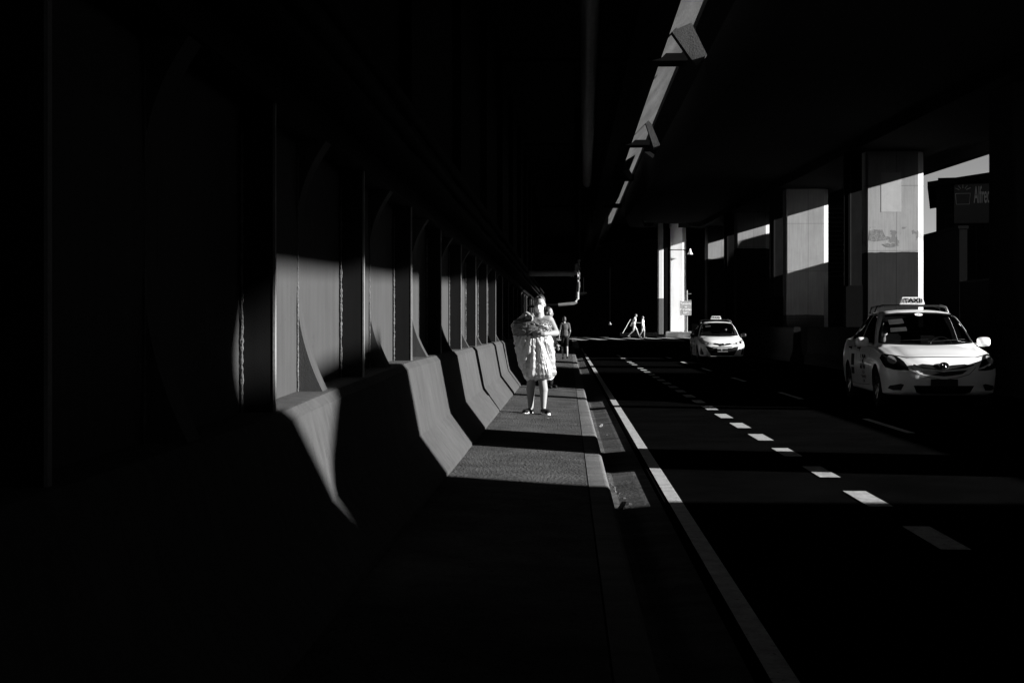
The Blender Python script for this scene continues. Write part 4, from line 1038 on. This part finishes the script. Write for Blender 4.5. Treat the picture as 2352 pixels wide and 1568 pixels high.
        mb = MB(); mb.box(-.19, .19, pl.y-.012, pl.y+.03, .33, .43); mb.build('plate_holder', M_TRIM, t, bevel=.004)
        badge = (0, .622); br = .052
        roofb = 'TAXI'
    else:
        P('bonnet_seam', strip([(-.76, .79), (-.60, .745), (-.40, .70), (-.18, .665), (0, .655), (.18, .665), (.40, .70), (.60, .745), (.76, .80)], .008), 'front', M_TRIM, .0025)
        HLp = [(.34, .645), (.44, .685), (.60, .74), (.74, .79), (.79, .80), (.785, .72), (.74, .655), (.64, .62), (.48, .615)]
        for q in (HLp, mirror(HLp)):
            hl = P('headlight', [q], 'front', M_LENSL, .008, t, .03); s_ = 1 if q is HLp else -1
            P('reflector', [[(s_*a, b) for a, b in arc(.66, .695, .045, 0, 340, 12)]], 'front', M_LENSD, .011, hl, .03)
            P('reflector', [[(s_*a, b) for a, b in arc(.50, .665, .028, 0, 340, 10)]], 'front', M_CHROME, .011, hl, .03)
        P('grille', [[(-.36, .64), (-.26, .675), (-.16, .670), (-.08, .62), (0, .605), (.08, .62), (.16, .670), (.26, .675), (.36, .64), (.26, .615), (.12, .598), (.05, .575), (-.05, .575), (-.12, .598), (-.26, .615)]], 'front', M_TRIM, .004, t, .03)
        P('grille', [[(-.38, .545), (.38, .545), (.34, .515), (-.34, .515)]], 'front', M_TRIM, .004, t, .03)
        P('lower_intake', [[(-.60, .565), (-.42, .54), (-.34, .50), (.34, .50), (.42, .54), (.60, .565), (.50, .38), (.40, .235), (-.40, .235), (-.50, .38)]], 'front', M_TRIM, .004, t, .04)
        mb = MB(); mb.tube([snap(a, .222, 'front', bvh, .012) for a in (-.42, -.2, 0, .2, .42)], .011, 8); mb.build('bumper_lip', M_CAR, body, smooth=True)
        for s_ in (1, -1):
            q = [(.755, .58), (.77, .48), (.78, .36), (.77, .27), (.68, .255), (.66, .30), (.70, .40), (.735, .50)]
            P('fog_recess', [q if s_ > 0 else mirror(q)], 'front', M_TRIM, .004, t, .03)
        pl = snap(0, .42, 'front', bvh, .02)
        mb = MB(); mb.box(-.185, .185, pl.y-.012, pl.y+.03, .365, .49); pb = mb.build('number_plate', M_PLATE, t, bevel=.004)
        text_obj('lettering', plate, .105, M_BLACK, Matrix.Translation((0, pl.y-.016, .425)) @ Matrix.Rotation(R(90), 4, 'X'), pb, bold=.004, sx=.95)
        badge = (0, .625); br = .046
    # round badge: ring with crossed ovals
    bc = snap(badge[0], badge[1], 'front', bvh, .012); bn = (snap(0, badge[1]+.03, 'front', bvh, .012)-snap(0, badge[1]-.03, 'front', bvh, .012)).normalized()
    def oval(rx, rz, dz=0, r=.006, n=24): return [bc+Vector((rx*math.cos(2*math.pi*i/n), 0, 0))+bn*(rz*math.sin(2*math.pi*i/n)+dz)+Vector((0, -.006, 0)) for i in range(n+1)]
    mb = MB(); mb.tube(oval(br*1.3, br*.95), .006, 6); mb.tube(oval(br*.45, br*.9), .005, 6); mb.tube(oval(br*.95, br*.36, br*.42), .005, 6)
    bk = MB(); pts = oval(br*1.3, br*.95); bk.add([bc+Vector((0, -.001, 0))]+[p+Vector((0, .004, 0)) for p in pts[:-1]], [(0, i+1, (i+1) % 24+1) for i in range(24)])
    bd_ = bk.build('badge', M_TRIM, t, fixn=False); mb.build('badge_ring', M_CHROME, bd_, smooth=True)
    # wipers
    for (a, b_) in (((-.60, .955), (.02, .985)), ((.0, .950), (.58, .99))):
        mb = MB(); mb.tube([snap(a[0]+(b_[0]-a[0])*k/5, a[1]+(b_[1]-a[1])*k/5, 'front', bvh, .012) for k in range(6)], .007, 6); mb.build('wiper', M_TRIM, t)
    # windscreen stickers and interior mirror
    P('sticker', [[(-.50, 1.29), (-.28, 1.31), (-.27, 1.24), (-.36, 1.225), (-.50, 1.215)]] if style == 'old' else [[(-.50, 1.375), (-.34, 1.378), (-.34, 1.345), (-.49, 1.34)]], 'front', M_STICK, .008)
    P('sticker', [[(-.50, 1.165), (-.26, 1.18), (-.26, 1.12), (-.51, 1.10)]] if style == 'old' else [[(-.47, 1.29), (-.27, 1.31), (-.265, 1.26), (-.46, 1.24)]], 'front', M_STICK, .008)
    if style == 'old':
        st_ = P('sticker', [[(.14*0+a, b) for a, b in [(.0+.062*math.cos(2*math.pi*i/18), 1.375+.022*math.sin(2*math.pi*i/18)) for i in range(18)]]], 'front', M_WHITE, .008, body, .03)
        P('sticker_mark', [[(-.018, 1.372), (.0, 1.380), (.018, 1.372), (0, 1.366)]], 'front', M_BLACK, .010, body, .03)
    mb = MB(); mb.box(.13, .33, 1.93, 1.95, 1.20, 1.27); mb.tube([(.2, 1.94, 1.26), (.16, 1.98, 1.345)], .008, 6); mb.build('interior_mirror', M_DSTEEL, t, bevel=.008)
    # interior
    mb = MB(); mb.sweepY([(-.66, .60), (.66, .60), (.66, .83), (.3, .85), (-.66, .83)], [1.27, 1.5, 1.62]); mb.build('dashboard', M_CARIN, t)
    mb = MB(); n = 20; cxs, cys, czs = .36, 1.80, .86
    mb.tube([(cxs+.18*math.cos(2*math.pi*i/n), cys+.07*math.sin(2*math.pi*i/n), czs+.165*math.sin(2*math.pi*i/n)) for i in range(n+1)], .014, 8); mb.tube([(cxs, cys, czs), (cxs, 1.62, .80)], .03, 8); mb.build('steering_wheel', M_TRIM, t, smooth=True)
    for xx in (-.36, .36):
        mb = MB(); mb.box(xx-.23, xx+.23, 1.95, 2.42, .44, .60); mb.box(xx-.22, xx+.22, 2.42, 2.55, .50, 1.08); mb.box(xx-.11, xx+.11, 2.46, 2.54, 1.10, 1.27); mb.build('seat', M_CARIN, t, bevel=.03)
    mb = MB(); mb.box(-.62, .62, 3.05, 3.3, .50, 1.02); mb.build('seat', M_CARIN, t, bevel=.03)
    # roof sign on its bars
    ry = 2.28
    zt_ = 1.465
    mb = MB()
    for s_ in (-1, 1):
        mb.tube([(s_*.575, ry+.02, 1.415), (s_*.545, ry+.02, 1.50), (s_*.44, ry+.02, 1.535)], .020, 6)
        mb.tube([(s_*.575, ry+.5, 1.41), (s_*.55, ry+.5, 1.50), (s_*.44, ry+.5, 1.53)], .018, 6)
    mb.tube([(-.45, ry+.02, 1.53), (.45, ry+.02, 1.53)], .016, 6); mb.tube([(-.45, ry+.5, 1.527), (.45, ry+.5, 1.527)], .016, 6)
    mb.build('roof_rack', M_TRIM, t, smooth=True)
    mb = MB(); mb.prism([(-.20, 1.548), (.20, 1.548), (.165, 1.655), (.155, 1.665), (-.155, 1.665), (-.165, 1.655)], 'y', ry-.05, ry+.09)
    rs_ = mb.build('roof_sign', M_TSIGN, t, bevel=.006)
    text_obj('lettering', 'TAXI', .095, M_BLACK, Matrix.Translation((-.005, ry-.055, 1.606)) @ Matrix.Rotation(R(90), 4, 'X'), rs_, bold=.004, sx=1.25, depth=.0008)
    mb = MB()
    for xx in (-.147, .140, .153): mb.box(xx, xx+.004, ry-.056, ry-.0505, 1.575, 1.635)
    mb.build('sign_mark', M_BLACK, rs_)
    # door lettering, blocks on both flanks
    def deco(name, txt, size, y, z, side, bold=0.0, sx=1.0):
        me_ = text_mesh(txt, size, bold, sx=sx); b2 = bmesh.new(); b2.from_mesh(me_)
        for v in b2.verts:
            a = y+(v.co.x if side == 'right' else -v.co.x); v.co = snap(a, z+v.co.y, side, bvh, .0045)
        b2.to_mesh(me_); b2.free(); me_.materials.clear(); me_.materials.append(M_BLACK)
        o = bpy.data.objects.new(name, me_); C.objects.link(o); o.parent = body
    for side in ('left', 'right'):
        deco('door_lettering', 'LFC', .30, 1.86, .63, side, .012, .95)
        deco('door_lettering', 'R.L.CO', .06, 1.80, .475, side, .002, 1.1)
        deco('door_lettering', 'TRANSPORT', .06, 1.80, .405, side, .002, 1.25)
        deco('door_lettering', 'CORP.', .06, 1.80, .335, side, .002, 1.2)
        P('door_block', [[(2.66, .56), (2.96, .56), (2.96, .75), (2.66, .75)], [(2.68, .42), (2.96, .42), (2.95, .53), (2.67, .53)]], side, M_BLACK, .003)
        deco('door_lettering', 'TAXI', .09, 2.75, .885, side, .003, 1.3)
    return t, bvh
t1, b1 = taxi((5.72, 21.9, 0), 'old', 'white older taxi with smoked headlights, nearest, at the right side of the picture', '')
t1.rotation_euler.z = R(-2.0)
t2, b2 = taxi((5.46, 50.6, 0), 'new', 'white newer taxi with wide black lower grille, farther down the road', 'NBL 2769')
t2.scale = (.985, .985, .985)

def occupant(label, car, x, mask=True):
    p = tag(empty('person', (car.location.x+x*1.05, car.location.y+2.36*1.05, .50)), label, 'person')
    B = head_parts((0, -.02, .68), s=.98)
    B += [('e', (0, .03, .22), (.17, .11, .26)), ('c', (-.15, .03, .40), (.15, .03, .40), .06, .06), ('c', (-.16, .02, .40), (-.22, -.08, .18), .048, .04), ('c', (-.22, -.08, .18), (-.12, -.34, .26), .038, .028),
          ('c', (.16, .02, .40), (.22, -.08, .18), .048, .04), ('c', (.22, -.08, .18), (.12, -.34, .26), .038, .028), ('c', (-.08, 0, .08), (-.10, -.38, .10), .08, .06), ('c', (.08, 0, .08), (.10, -.38, .10), .08, .06)]
    B += hand_parts((-.12, -.34, .26), (.2, -.9, .1), (0, .1, 1), .9, .9)+hand_parts((.12, -.34, .26), (-.2, -.9, .1), (0, .1, 1), .9, .9)
    fuse('body', B, M_SKIN, .012, p, 2)
    fuse('shirt', [('e', (0, .03, .22), (.185, .125, .27)), ('c', (-.15, .03, .40), (.15, .03, .40), .068, .068), ('c', (-.16, .02, .40), (-.20, -.04, .26), .058, .055), ('c', (.16, .02, .40), (.20, -.04, .26), .058, .055)], M_SHORTG, .012, p, 2)
    fuse('hair', [('e', (0, .005, .725), (.082, .09, .085))], M_HAIR, .012, p, 1)
    fuse('face_mask', [('e', (0, -.065, .64), (.062, .06, .05))], M_MASK, .01, p, 1)
occupant('masked passenger seated in the near taxi, seen through its side window', t1, -.36)
occupant('masked driver of the farther taxi seen through the windscreen', t2, .36)
print('objects', len(bpy.data.objects))
